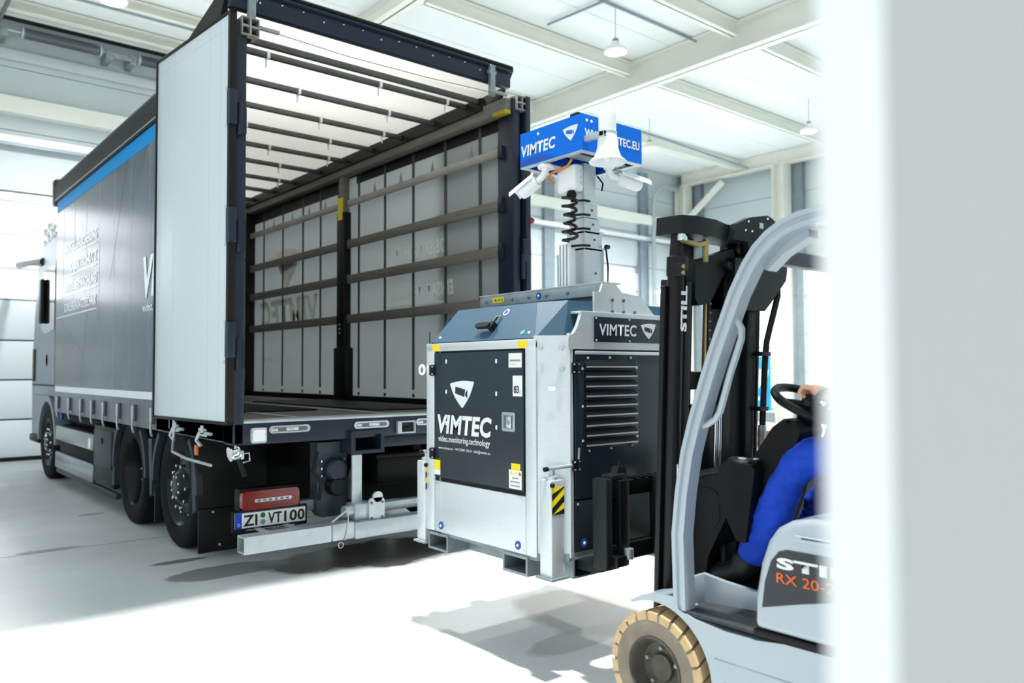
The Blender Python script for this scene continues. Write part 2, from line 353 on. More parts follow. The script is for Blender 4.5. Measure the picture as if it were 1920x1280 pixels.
for y in (14.25, 11.1):
    c = struct('steel_column', MB().box(18.3, 18.7, y-.16, y-.14, 0, 6.7).box(18.3, 18.7, y+.14, y+.16, 0, 6.7).box(18.49, 18.51, y-.14, y+.14, 0, 6.7), mBeam, 'cream steel column in the far right corner' if y > 13 else 'cream steel column on the right wall beyond the forklift roof')
    struct('downpipe', MB().box(18.72, 18.86, y-.45, y-.25, 0, 6.9), mGreySteel, 'grey vertical channel beside the corner column' if y > 13 else 'grey vertical channel beside the column beyond the forklift roof')
struct('knee_brace', MB().sweep([(-.07, -.06), (.07, -.06), (.07, .06), (-.07, .06)], [(18.5, 14.05, 5.75), (18.5, 12.9, 6.6)], (1, 0, 0)), mBeam, 'cream diagonal brace in the far corner')
for x in (13.35, 16.95):
    struct('door_post', MB().cbox(x-.17, x+.17, YF-.10, YF-.001, 0, 6.9, .01), mGreySteel, 'grey steel post just right of the truck rear' if x < 14 else 'grey steel post between the mast and the far corner')
def conduit(name, path, r, label, mat=None):
    o = part(name, MB().tube(path, r, 8), mat or mGreySteel); tag(o, label, 'pipe'); return o
def arc(c, a, b, r, n=6): # quarter bend from c+a*r to c+b*r
    c, a, b = Vector(c), Vector(a), Vector(b); return [c+(a*math.cos(t)+b*math.sin(t))*r for t in [math.pi/2*k/n for k in range(n+1)]]
conduit('conduit_pipe', [(17.2, 14.28, 0.02)]+[(17.2, 14.28, 6.0)]+arc((17.75, 14.28, 6.0), (-1, 0, 0), (0, 0, 1), .55)+[(18.3, 14.28, 6.58)], .06, 'grey pipe climbing the front wall and bending to the corner', mGalv)
conduit('ceiling_conduit', [(6.5, 8.19, 7.02), (11.06, 8.19, 7.02)], .022, 'thin grey conduit carrying the lamp over the mast')
conduit('ceiling_conduit', [(12.2, 6.0, 6.98), (17, 6.0, 6.98)], .022, 'thin grey conduit right of the deep girder')
conduit('ceiling_conduit', [(8.6, 9.3, 7.0), (8.72, 8.0, 7.0)], .02, 'short thin conduit left of the lamp over the mast')
conduit('ceiling_conduit', [(13.5, 11.5, 6.7), (17.6, 11.5, 6.55)], .03, 'suspended grey pipe near the far corner')
conduit('ceiling_conduit', [(1.5, 12.8, 6.84), (6.0, 12.8, 6.84)], .02, 'thin conduit above the truck cab beside a round lamp')
# torsion spring shaft over the door ahead of the truck
ts = thing('torsion_spring_shaft', (2.9, 14.2, 6.55), 'steel shaft with two coil springs above the truck cab', 'door spring')
yS, zS = 14.15, 6.66
part('shaft', MB().cyl((0.9, yS, zS), (6.6, yS, zS), .022, 12), mGalv, ts)
part('mounting_rail', MB().cbox(0.9, 6.6, YF-.10, YF-.005, 6.30, 6.46, .008), mWall, ts)
for xa, xb in ((2.0, 3.03), (3.69, 4.95)):
    sp = part('coil_spring', MB().tube([(xa+(xb-xa)*i/720, yS+.075*math.cos(i*0.42), zS+.075*math.sin(i*0.42)) for i in range(721)], .011, 5), mSteelDark, ts)
    for x in (xa-.05, xb+.02): part('end_cone', MB().lathe([(.05, 0), (.095, .01), (.095, .03), (.06, .06)], (x, yS, zS), (1, 0, 0), 16), mGalv, sp)
for x in (1.72, 3.2, 3.56, 5.3):
    part('bracket', MB().cbox(x-.05, x+.05, yS-.06, YF-.005, zS-.12, zS+.03, .008), mGalvD, ts)
part('label_plate', MB().cbox(3.27, 3.52, yS-.09, yS-.07, zS-.09, zS-.03, .005), mGalvD, ts)
part('cable_drum', MB().lathe([(.03, 0), (.11, .005), (.11, .02), (.085, .03), (.085, .10), (.11, .11), (.11, .12), (.03, .125)], (1.35, yS, zS), (1, 0, 0), 20), mGalv, ts)
part('support_arm', MB().tube([(1.55, yS, 6.0), (1.6, yS-.02, 6.6), (1.75, 13.6, 7.0)], .03, 8), mSteelDark, ts)
# pendant lamps
LAMPS = [((9.0, 8.19, 6.30), 'round white pendant lamp hanging on a long cord above the blue mast head'), ((13.74, 11.5, 6.35), 'small bright pendant lamp just right of the blue mast head'),
         ((15.3, 8.52, 6.35), 'bright pendant lamp beside the blurred white door jamb'), ((2.66, 11.56, 6.42), 'bright round lamp on the ceiling above the truck roof')]
EXTRA = [((2.66, 6.2, 6.42), 'round lamp above the rear of the truck, out of view')]
def lamp(loc, label):
    x, y, z = loc; t = thing('pendant_lamp', loc, label, 'lamp', 'high bay lamps')
    part('cord', MB().cyl((x, y, z+.16), (x, y, ZC), .006, 6), mGreySteel, t)
    part('housing', MB().lathe([(.03, .17), (.06, .16), (.07, .09), (.10, .08), (.17, .045), (.185, .02), (.185, 0), (.165, -.005)], loc, (0, 0, 1), 28), mWhite, t)
    part('driver_box', MB().lathe([(.045, .155), (.05, .19), (.04, .21), (.01, .22)], loc, (0, 0, 1), 16), mGreySteel, t)
    part('diffuser', MB().lathe([(.001, -.02), (.10, -.016), (.165, -.004), (.165, .004)], loc, (0, 0, 1), 28), mLamp, t)
    ld = bpy.data.lights.new('lamp_light', 'SPOT'); ld.energy = 1000; ld.spot_size = math.radians(150); ld.spot_blend = 0.6; ld.shadow_soft_size = 0.16; ld.color = (1, 0.99, 0.97)
    lo = bpy.data.objects.new('lamp_light', ld); COL.objects.link(lo); lo.parent = t; lo.location = (0, 0, -.06)
for l in LAMPS+EXTRA: lamp(*l)
# wall tube lights low in the far corner
for x0, x1, lb in ((14.6, 15.6, 'long light tube glowing on the front wall behind the generator'), (17.3, 18.2, 'light tube glowing on the front wall behind the forklift mast')):
    t = thing('tube_light', ((x0+x1)/2, YF-.3, 3.55), lb, 'lamp')
    part('housing', MB().cbox(x0, x1, YF-.34, YF-.26, 3.60, 3.66, .008), mWhite, t); part('tube', MB().cyl((x0+.03, YF-.30, 3.57), (x1-.03, YF-.30, 3.57), .028, 10), mTube, t)
    [part('hanger', MB().box(xx, xx+.03, YF-.31, YF-.0, 3.65, 3.67), mGreySteel, t) for xx in (x0+.1, x1-.13)]
# blue poster board leaning on the sill by the right wall
mPoster = M('poster_blue', '12a8ee', 0.4); mPosterW = M('poster_white', 'f4f8fa', 0.4)
pb = thing('poster_board', (18.6, 12.2, 0.29), 'blue and white poster board standing on the white window sill', 'poster')
part('board', MB().cbox(18.69, 18.72, 11.62, 12.75, .295, 2.0, .004), mPoster, pb)
part('white_wave', MB().prism([(18.688, 11.63, 1.96), (18.688, 12.74, 1.96), (18.688, 12.74, 1.70), (18.688, 12.4, 1.66), (18.688, 12.0, 1.70), (18.688, 11.63, 1.82)], (-.002, 0, 0)), mPosterW, pb, False)
part('white_shield', MB().prism([(18.688, 11.66, 1.36), (18.688, 12.5, 1.46), (18.688, 12.62, 1.2), (18.688, 12.3, .75), (18.688, 12.1, .78), (18.688, 11.75, 1.1)], (-.002, 0, 0)), mPosterW, pb, False)
part('white_caption', MB().box(18.686, 18.688, 11.95, 12.5, .55, .66), mPosterW, pb, False)
# wooden crate far behind the steering column
mWood = M('crate_wood', 'b0623a', 0.6, var=0.15, vscale=8, stretch=(1, 6, 1))
cr = thing('wooden_crate', (12.6, 8.1, 0), 'brown wooden crate on the floor behind the steering column', 'crate')
for k in range(1):
    part('slat', MB().cbox(12.2, 13.2, 7.78, 7.80, .06+.22*k, .24+.22*k, .004), mWood, cr); part('slat', MB().cbox(12.18, 12.20, 7.8, 8.5, .06+.22*k, .24+.22*k, .004), mWood, cr)
    part('slat', MB().cbox(12.2, 13.2, 8.5, 8.52, .06+.22*k, .24+.22*k, .004), mWood, cr); part('slat', MB().cbox(13.2, 13.22, 7.8, 8.5, .06+.22*k, .24+.22*k, .004), mWood, cr)
part('base', MB().cbox(12.18, 13.22, 7.78, 8.52, 0, .05, .004), mWood, cr)
# out-of-focus white door jamb right beside the camera
def at(px, d):  # floor point under pixel column px at distance d
    v = fw+rt*((px-960)/FPX); return (CAMP.x+v.x*d, CAMP.y+v.y*d)
p1, p2, p3, p4 = at(1540, .42), at(1668, .40), at(2350, .30), at(2350, .42)
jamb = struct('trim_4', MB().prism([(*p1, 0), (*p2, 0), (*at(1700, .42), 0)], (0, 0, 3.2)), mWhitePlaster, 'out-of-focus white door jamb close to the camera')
wall_near_shade = struct('wall_near_shade', MB().prism([(*at(1668, .401), 0), (*p3, 0), (*p4, 0), (*at(1702, .42), 0)], (0, 0, 3.2)), M('near_wall_painted_shade', 'b9bcba', .7), 'out-of-focus near wall face beside the camera, its shade painted as light grey')  # darker side of the jamb: its shade is put into the grey base colour
wall_back = struct('wall_back', MB().box(.62, 19.2, -.42, -.22, 0, 7.2), mWall, 'hall wall behind the forklift, out of view')

# ================================================================== TRUCK
XL, XR, YR, YB = 1.985, 4.535, 5.27, 11.27
mNavy = M('navy_frame', '1e2736', 0.4, coat=0.12, var=0.08, vscale=4, spec=0.35)
mTarp = M('curtain_grey', '434d54', 0.24, var=0.04, vscale=1.5, spec=0.36)
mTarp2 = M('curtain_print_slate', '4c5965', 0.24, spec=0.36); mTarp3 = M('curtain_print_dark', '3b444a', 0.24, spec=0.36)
mSeamL = M('curtain_seam', '6e7b86', 0.3)
mStripe = M('curtain_blue', '008ed6', 0.5, spec=0.1)
mRoofBand = M('roof_band', '1a1619', 0.5, var=0.2, vscale=3, spec=0.25)
mCurtIn = M('curtain_inside', 'd6dadb', 0.5, var=0.05, vscale=2, trans=0.42)
mCurtPrint = M('curtain_inside_print', 'fbfaf2', 0.5, trans=0.12)
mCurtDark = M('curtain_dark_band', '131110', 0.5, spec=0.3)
mRoofIn = M('roof_tarpaulin', 'dfddd6', 0.55, var=0.03, vscale=2, bump=0.05, bscale=3, trans=0.28)
mBow = M('roof_bow', '5d5e5c', 0.4, metal=0.5, var=0.15)
mStrap = M('dark_webbing', '4a4d4e', 0.6)
mSlat = M('slat_wood', '77726b', 0.55, var=0.2, vscale=3, stretch=(1, 1, 14), bump=0.02)
mSlatL = M('slat_aluminium', 'a5a299', 0.4, metal=0.3, var=0.15, vscale=3)
mPlank = M('load_floor', '5d5752', 0.5, var=0.25, vscale=3, stretch=(8, .6, 1), bump=0.03)
mDoorIn = M('door_inner', 'd6e0e4', 0.35, var=0.02, vscale=1)
mDark = M('underbody_black', '050506', 0.65, spec=0.2)
mFender = M('fender_plastic', '30383f', 0.5, spec=0.3)
mTank = M('tank_aluminium', '9ba2a5', 0.28, metal=0.8, var=0.06)
mRed = M('red_lens', '7c070f', 0.15, coat=0.6, var=0.15, vscale=40); mClear = M('clear_lens', 'd8dee0', 0.12, metal=0.35, coat=0.6, var=0.35, vscale=70)
mOrange = M('orange_lens', 'e0760a', 0.2, coat=0.5)
mRim = M('gloss_black_rim', '060708', 0.3, spec=0.3)
mCab = M('cab_silver', '838e95', 0.4, metal=0.3); mGlassD = M('dark_cab_glass', '10151a', 0.06, coat=0.8)
mRefl = M('reflective_tape', 'e9edf0', 0.3)
mPlateW = M('plate_white', 'eff1ee', 0.4); mPlateB = M('plate_blue', '0f42c4', 0.4); mPlateK = M('plate_black', '08090b', 0.5); mGreen = M('seal_green', '1c6b3a', 0.5)

truck = thing('curtainside_truck', (3.26, 8.3, 0), 'dark grey curtain-sided truck with its left rear door open', 'truck')
def tp(name, mb, mat, smooth=True, parent=None, ang=35): return part(name, mb, mat, parent or truck, smooth, ang)

# --- left curtain, with printed facets, stripe, reflective tape and buckles
cur = tp('side_curtain', MB().box(XL, XL+.02, 5.46, YB, .90, 3.53), mTarp, False)
def facet(name, pts, mat, d=.0005): part(name, MB().prism([(XL-.0004, y, z) for y, z in pts], (-d, 0, 0)), mat, cur, False)
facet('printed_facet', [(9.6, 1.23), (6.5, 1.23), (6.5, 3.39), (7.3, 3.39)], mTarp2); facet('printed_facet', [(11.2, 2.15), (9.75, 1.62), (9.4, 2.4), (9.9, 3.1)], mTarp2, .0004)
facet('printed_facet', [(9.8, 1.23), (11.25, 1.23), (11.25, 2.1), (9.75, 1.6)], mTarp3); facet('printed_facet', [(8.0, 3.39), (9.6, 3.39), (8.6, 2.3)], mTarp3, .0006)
part('blue_stripe', MB().box(XL-.0035, XL, 5.46, YB, 3.385, 3.525), mStripe, cur, False)
part('reflective_tape', MB().box(XL-.004, XL, 5.46, YB-.05, 1.150, 1.215), mRefl, cur, False)
for y in (10.85, 10.25, 9.65, 9.05, 8.45, 7.85, 7.25, 6.65): part('seam', MB().box(XL-.0012, XL, y-.010, y+.010, .93, 3.385), mSeamL, cur, False)
LINES = ['BAUSTELLENSICHERUNG', 'OBJEKTSCHUTZ', 'VIDEOÜBERWACHUNG', 'SONDEREINSATZTECHNIK']
for i, s in enumerate(LINES):
    z = 2.81-.235*i
    text('curtain_lettering', s, mRefl, cur, (XL-.003, 9.14, z), (0, -1, 0), (0, 0, 1), (-1, 0, 0), .105, 1.62 if len(s) > 13 else 1.3, .15, .03, align='RIGHT')
    part('underline', MB().box(XL-.004, XL, 9.15, 11.2, z-.052, z-.040), mRefl, cur, False)
text('curtain_lettering', 'VIMTEC', mRefl, cur, (XL-.003, 7.42, 2.055), (0, -1, 0), (0, 0, 1), (-1, 0, 0), .34, 1.52, .18, .04)
text('curtain_lettering', 'video.monitoring.technology', mRefl, cur, (XL-.003, 7.42, 1.915), (0, -1, 0), (0, 0, 1), (-1, 0, 0), .08, 1.5, .15, .012)
logo(cur, (XL-.0035, 6.62, 2.78), (0, -1, 0), (0, 0, 1), (-1, 0, 0), .62, mRefl, mTarp, cam=False)
bk = MB().cbox(-.012, .002, -.035, .035, -.02, .13, .006); bk_m = bk.mesh('buckle', mStrap)
bl = MB().cbox(-.03, -.012, -.022, .022, .0, .12, .006).tube([(-.02, 0, 0), (-.022, 0, -.06), (-.016, 0, -.10), (-.004, .01, -.12)], .010, 6); bl_m = bl.mesh('buckle_lever', mGalv)
for y in (11.0, 10.34, 9.73, 9.22, 8.72, 8.17, 7.64, 7.08):
    b = inst('buckle', bk_m, (XL, y, .965), truck); inst('lever', bl_m, (XL, y, .965), b)
# roof band, cant rails and roof
tp('roof_side_band', MB().prism([(XL-.02, 0, 3.53), (XL-.025, 0, 3.74), (XL+.02, 0, 3.82), (XL+.06, 0, 3.82), (XL+.06, 0, 3.53)], (0, YB-5.46+.1, 0)).xf(Matrix.Translation((0, 5.46, 0))), mRoofBand)
tp('roof_band_piping', MB().cyl((XL-.024, 5.46, 3.555), (XL-.024, YB+.05, 3.555), .006, 6), mSlatL)
tp('roof_front_corner', MB().cbox(XL-.03, XR+.03, YB+.04, YB+.2, 3.50, 3.84, .03), mFender)
tp('roof_side_band', MB().box(XR-.06, XR+.02, 5.46, YB+.1, 3.66, 3.82), mRoofBand)
rf = tp('roof_tarpaulin', MB().add([(XL+.03, 5.44, 3.96), (XR-.03, 5.44, 3.96), (XL+.10, 6.1, 3.885), (XR-.10, 6.1, 3.885), (XL+.12, YB+.1, 3.87), (XR-.12, YB+.1, 3.87)], [(0, 1, 3, 2), (2, 3, 5, 4)]), mRoofIn)
BOWS = [5.67, 5.86, 6.38, 6.98, 7.57, 8.19, 8.84, 9.55, 10.2, 10.86]
for i, y in enumerate(BOWS):
    z = 3.845 if i < 2 else 3.815
    b = tp('roof_bow', MB().cbox(XL+.07, XR-.08, y-.022, y+.022, z-.024, z+.022, .006), mBow)
    for x in ((2.45, 3.45, 4.15) if i % 2 else (2.95, 3.85)):
        if i: part('white_clip', MB().cbox(x-.012, x+.012, y-.03, y+.022, z-.03, z+.026, .003).box(x-.008, x+.006, y+.022, y+.026, z-.09, z+.02), mWhite, b)
rail = tp('cant_rail', MB().cbox(XR-.15, XR-.03, 5.30, YB, 3.665, 3.80, .02), mSlat)
part('rail_dark_channel', MB().box(XR-.175, XR-.12, 5.62, YB, 3.752, 3.868), mCurtDark, rail, False)  # black strip between the cant rail and the roof
part('yellow_lever', MB().cbox(XR-.17, XR-.10, 5.28, 5.46, 3.650, 3.685, .006), M('olive_lever', 'a89a20', .5), rail)
tp('cant_rail', MB().cbox(XL+.03, XL+.13, 5.30, YB, 3.69, 3.80, .015), mCurtDark)
def gridend(x0, z0, s):
    mb = MB()
    for i in range(2):
        for j in range(2):
            a, b, c = x0+i*s, z0+j*s, .1*s
            mb.frame([(a, 5.24, b), (a+s, 5.24, b), (a+s, 5.24, b+s), (a, 5.24, b+s)], [(a+c, 5.24, b+c), (a+s-c, 5.24, b+c), (a+s-c, 5.24, b+s-c), (a+c, 5.24, b+s-c)], (0, .12, 0))
    return mb
tp('profile_end', gridend(XL+.025, 3.695, .062), mSlatL, False); tp('profile_end', gridend(XR-.06, 3.695, .062), mSlatL, False)
# raised rear header
hd = tp('rear_header', MB().cbox(XL+.0, XR, 5.40, 5.47, 3.935, 4.115, .012), mNavy)
part('header_cap', MB().tube([(XL-.02, 5.41, 4.12), (XR+.02, 5.41, 4.12)], .022, 10), mBlack, hd)
part('header_lip', MB().cbox(XL, XR, 5.37, 5.41, 4.07, 4.09, .006), mNavy, hd)
riv = MB().sph((0, 0, 0), .009, 4).mesh('rivet', mChrome)
for i in range(14): inst('rivet', riv, (2.2+.165*i, 5.398, 4.045 - (.03 if i % 3 == 0 else 0)), hd)
tp('side_gusset', MB().prism([(XL-.02, 5.38, 4.10), (XL-.02, 5.47, 4.10), (XL-.02, 6.9, 3.83), (XL-.02, 6.5, 3.80), (XL-.02, 5.6, 3.80)], (.04, 0, 0)), mCurtDark); tp('side_gusset', MB().prism([(XR-.02, 5.38, 4.10), (XR-.02, 5.47, 4.10), (XR-.02, 6.9, 3.83), (XR-.02, 6.5, 3.80), (XR-.02, 5.6, 3.80)], (.04, 0, 0)), mCurtDark)
for x in (2.13, 4.30): tp('header_strut', MB().cbox(x-.028, x+.028, 5.36, 5.40, 3.80, 4.08, .006).cyl((x-.04, 5.38, 4.02), (x+.04, 5.38, 4.02), .02, 10), mGalvD)
tp('release_cable', MB().tube([(2.15, 5.33, 3.80), (2.9, 5.36, 3.79), (3.6, 5.36, 3.80), (4.35, 5.33, 3.82)], .003, 5), mStrap)
tp('latch_arm', MB().cbox(2.14, 2.30, 5.28, 5.31, 3.775, 3.80, .005), mSlatL); tp('latch_arm', MB().cbox(4.22, 4.40, 5.28, 5.31, 3.80, 3.825, .005), mSlatL)
# rear posts, sill
pl = tp('rear_post', MB().cbox(XL, XL+.075, YR, YR+.20, .89, 3.80, .012), mNavy)
pr = tp('rear_post', MB().cbox(XR-.085, XR, YR, YR+.22, .89, 3.80, .012), mNavy)
for z in (1.5, 2.3, 3.1): part('hinge', MB().cyl((XL+.02, YR-.022, z-.11), (XL+.02, YR-.022, z+.11), .02, 10).box(XL, XL+.07, YR-.012, YR, z-.09, z+.09), mNavy, pl); part('hinge', MB().cyl((XR+.01, YR-.02, z-.11), (XR+.01, YR-.02, z+.11), .02, 10), mNavy, pr)
sill = tp('rear_sill', MB().cbox(XL, XR, YR, YR+.16, .888, 1.04, .01), mNavy)
part('sill_edge', MB().cbox(XL+.07, XR-.08, YR-.002, YR+.22, 1.035, 1.052, .004), mGalv, sill)
tp('side_rail', MB().cbox(XL, XL+.05, YR+.1, 7.0, .90, 1.045, .008), mNavy); tp('side_rail', MB().cbox(XR-.05, XR, YR+.1, YB, .90, 1.045, .008), mNavy); tp('side_rail', MB().cbox(XL+.02, XL+.07, 7.0, YB, .92, 1.045, .008), mNavy)
# load floor planks
for i in range(8):
    x0 = XL+.06+i*.304
    tp('floor_plank', MB().cbox(x0+.002, x0+.302, YR+.18, YB-.05, 1.0, 1.046, .003), mPlank)
for x in (2.55, 3.3, 4.05): tp('anchor_rail', MB().cbox(x-.04, x+.04, YR+.2, YB-.1, 1.04, 1.052, .003), mGalvD)
tp('rubber_mat', MB().cbox(3.45, 4.28, 5.9, 8.6, 1.047, 1.060, .004), mBlack); tp('rubber_mat', MB().cbox(2.35, 3.15, 6.4, 10.6, 1.047, 1.060, .004), mDark)
tp('side_board', MB().cbox(XR-.14, XR-.05, 5.48, YB-.05, 1.046, 1.105, .006), mDark)
fwall = tp('bulkhead', MB().cbox(XL+.02, XR-.02, YB-.07, YB+.1, .95, 3.84, .01), mCurtIn)
part('bulkhead_post', MB().box(XR-.16, XR-.03, YB-.10, YB-.07, 1.05, 3.68), mCurtDark, fwall, False); part('bulkhead_ring', MB().sph((4.36, YB-.08, 3.0), .02, 5), mStrap, fwall)
# right curtain seen from inside
rc = tp('side_curtain', MB().box(XR-.03, XR-.015, 5.46, YB, .92, 3.68), mCurtIn, False)
xi = XR-.032
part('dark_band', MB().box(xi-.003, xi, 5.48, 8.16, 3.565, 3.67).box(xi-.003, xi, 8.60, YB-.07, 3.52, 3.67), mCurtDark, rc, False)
for y in (10.83, 10.19, 9.57, 9.07, 8.59, 8.10, 7.52, 6.95, 6.37, 5.81):
    s = part('webbing_strap', MB().box(xi-.008, xi-.003, y-.02, y+.02, 1.19, 3.67), mStrap, rc, False)
    part('eyelet', MB().cyl((xi-.009, y, 1.13), (xi-.002, y, 1.13), .02, 8), mBlack, s)
text('curtain_lettering', 'VIMTEC', mCurtPrint, rc, (xi-.0005, 9.15, 2.0), (0, 1, 0), (0, 0, 1), (-1, 0, 0), .36, 1.80, .18, .04)
logo(rc, (xi-.0005, 10.05, 2.76), (0, 1, 0), (0, 0, 1), (-1, 0, 0), .68, mCurtPrint, mCurtIn, cam=True)
text('curtain_lettering', 'OBJEKTSCHUTZ', mCurtPrint, rc, (xi-.0005, 6.36, 2.57), (0, 1, 0), (0, 0, 1), (-1, 0, 0), .14, 1.06, .15, .03)
text('curtain_lettering', 'EINSATZTECHNIK', mCurtPrint, rc, (xi-.0005, 6.24, 2.14), (0, 1, 0), (0, 0, 1), (-1, 0, 0), .14, 1.16, .15, .03)
text('curtain_lettering', 'www.vimtec.eu', mCurtPrint, rc, (xi-.0005, 9.9, 1.52), (0, 1, 0), (0, 0, 1), (-1, 0, 0), .07, .8, .1, .004)
for z in (2.50, 2.07): part('underline', MB().box(xi-.002, xi, 6.36, 7.42, z-.008, z+.008), mCurtPrint, rc, False)
for y in (5.95, 6.6, 7.2, 7.75, 8.95, 9.4, 9.9, 10.5): part('printed_tree', MB().prism([(xi-.001, y-.05, 3.38), (xi-.001, y+.05, 3.38), (xi-.001, y+.015, 3.47), (xi-.001, y, 3.52), (xi-.001, y-.015, 3.46)], (-.001, 0, 0)), mGreySteel, rc, False)
for (ya, yb) in ((5.42, 8.25), (8.46, 11.16)):
    for j, (z0, z1) in enumerate(((3.30, 3.375), (2.815, 2.91), (2.40, 2.50), (1.94, 2.04))):
        s = tp('side_slat', MB().cbox(XR-.115, XR-.085, ya, yb, z0, z1, .005), mSlatL if j == 0 else mSlat)
        if yb < 9: part('slat_holder', MB().cbox(XR-.12, XR-.08, ya-.03, ya+.03, z0-.02, z1+.02, .004), mNavy, s)
mp_ = tp('centre_post', MB().cbox(XR-.14, XR-.045, 8.27, 8.45, 1.05, 3.25, .01), mBlack)
part('post_head', MB().cbox(XR-.13, XR-.05, 8.30, 8.42, 3.25, 3.67, .01), mSlat, mp_); part('yellow_label', MB().box(XR-.142, XR-.14, 8.31, 8.42, 3.16, 3.42).box(XR-.142, XR-.12, 8.31, 8.42, 3.16, 3.42), mYellow, mp_, False); part('post_foot', MB().cbox(XR-.15, XR-.04, 8.22, 8.50, 1.05, 1.66, .01), mBlack, mp_)
for k in range(3): part('bolt', MB().sph((XR-.142, 8.36, 1.83+.05*k), .010, 4), mGalv, mp_)
# open left rear door, swung round against the side
th = math.radians(5.0); dd = Vector((-math.sin(th), math.cos(th), 0)); dn = Vector((-math.cos(th), -math.sin(th), 0)); H = Vector((XL-.012, YR-.03, 0))
DM = Matrix(((dd.x, dn.x, 0, H.x), (dd.y, dn.y, 0, H.y), (0, 0, 1, 0), (0, 0, 0, 1)))   # local x along door, y outward
door = tp('rear_door', MB().cbox(.02, 1.27, .0, .035, 1.05, 3.82, .004).xf(DM), mDoorIn)
for nm, a in (('edge_trim', (.0, .035, -.005, .045, 1.035, 3.84)), ('edge_trim', (1.265, 1.29, -.005, .045, 1.035, 3.84)), ('edge_trim', (.0, 1.29, -.005, .042, 3.815, 3.84)), ('edge_trim', (.0, 1.29, -.005, .042, 1.03, 1.052))): part(nm, MB().cbox(*a, .004).xf(DM), mCurtDark if a[4] < 3 and a[1]-a[0] < .1 else mBlack, door)
for u in (.16, .33, .93, 1.19): part('panel_seam', MB().box(u-.002, u+.002, .034, .0358, 1.06, 3.80).xf(DM), mWall, door, False)
part('top_seam', MB().box(.03, 1.26, .034, .0358, 3.72, 3.724).xf(DM), mWall, door, False)
for z in (1.45, 1.72, 2.24, 2.5, 3.05, 3.3): part('hinge_bolt', MB().sph((.05, .038, z), .013, 5).xf(DM), mGalv, door)
for z in (1.6, 2.37, 3.17): part('hinge_arm', MB().cbox(-.03, .03, .0, .055, z-.12, z+.12, .01).xf(DM), mNavy, door)
rdoor = tp('rear_door', MB().cbox(XR+.045, XR+.08, YR-.02, YR+1.24, 1.04, 3.82, .006), mNavy)
part('edge_trim', MB().cbox(XR+.035, XR+.09, YR-.035, YR-.015, 1.03, 3.83, .006), mNavy, rdoor)
for z in (1.6, 2.45, 3.2): part('hinge_arm', MB().cbox(XR+.0, XR+.085, YR-.045, YR-.01, z-.1, z+.1, .008), mNavy, rdoor)
part('red_marker', MB().sph((XR+.10, YR-.03, 2.72), .03, 6), mRed, rdoor)
# latch hardware at the lower left corner
xh = XL-.05
tp('door_lock_rod', MB().tube([(xh-.02, 6.10, 1.075), (xh-.02, 6.26, 1.07), (xh-.02, 6.30, 1.03), (xh-.02, 6.30, .90), (xh-.01, 6.36, .775), (xh, 6.05, .745), (xh, 5.55, .74)], .011, 8), mGalv)
tp('lock_rod_knob', MB().cbox(xh-.04, xh, 6.06, 6.12, 1.055, 1.095, .01), mBlack)
def clasp(y):
    t = tp('curtain_clasp', MB().frame([(xh, y-.09, .93), (xh, y+.09, .93), (xh, y+.09, .985), (xh, y-.09, .985)], [(xh, y-.07, .945), (xh, y+.06, .945), (xh, y+.06, .97), (xh, y-.07, .97)], (.02, 0, 0)), mChrome)
    part('clasp_hook', MB().tube([(xh, y+.06, .955), (xh-.02, y+.07, .90), (xh, y+.03, .86)], .014, 8), mGalv, t); part('clasp_pin', MB().cyl((xh-.02, y-.05, .96), (xh-.02, y-.05, 1.01), .014, 8), mGalv, t); part('clasp_bar', MB().cyl((xh-.01, y-.2, .957), (xh-.01, y-.08, .957), .012, 8), mGalv, t)
clasp(6.32); clasp(5.72)
rl = tp('ratchet_lever', MB().cbox(XL-.04, XL+.06, YR-.05, YR-.01, .80, .86, .01), mGalv)
part('ratchet_wheel', MB().lathe([(.01, -.03), (.05, -.03), (.05, -.02), (.03, -.015), (.03, .015), (.05, .02), (.05, .03), (.01, .03)], (XL-.01, YR-.04, .845), (1, 0, .2), 14), mChrome, rl); part('ratchet_handle', MB().cyl((XL+.02, YR-.05, .80), (XL+.05, YR-.08, .69), .017, 8), mBlack, rl); part('ratchet_bow', MB().tube([(XL+.03, YR-.05, .84), (XL+.09, YR-.05, .84), (XL+.095, YR-.05, .79), (XL+.05, YR-.05, .78)], .007, 6), mChrome, rl)
# sill lamps and fittings
wl = tp('reversing_lamp', MB().prism(onplane(rrect(.11, .105, .015), (2.155, YR, .952), (1, 0, 0), (0, 0, 1)), (0, -.022, 0)), mClear); part('lamp_lens', MB().prism(onplane(rrect(.085, .08, .01), (2.155, YR-.022, .952), (1, 0, 0), (0, 0, 1)), (0, -.005, 0)), mWhite, wl)
for x0, x1 in ((2.23, 2.535), (2.885, 3.185), (3.43, 3.73), (4.0, 4.3)):
    o = tp('recessed_handle', MB().prism(onplane(rrect(x1-x0, .052, .025), ((x0+x1)/2, YR, .985), (1, 0, 0), (0, 0, 1)), (0, -.012, 0)), mChrome)
    part('handle_well', MB().prism(onplane(rrect((x1-x0)*.86, .03, .014), ((x0+x1)/2, YR-.012, .985), (1, 0, 0), (0, 0, 1)), (0, -.001, 0)), mSteelDark, o, False); part('handle_bar', MB().cbox((x0+x1)/2-.03, (x0+x1)/2+.06, YR-.022, YR-.012, .975, .998, .004), mClear, o); part('handle_bar', MB().cbox(x0+.02, x0+.06, YR-.022, YR-.012, .975, .995, .004), mClear, o)
tp('tow_socket', MB().frame([(2.84, YR-.05, .775), (3.12, YR-.05, .775), (3.12, YR-.05, .945), (2.84, YR-.05, .945)], [(2.875, YR-.05, .80), (3.09, YR-.05, .80), (3.09, YR-.05, .915), (2.875, YR-.05, .915)], (0, .3, 0)), mNavy, False)
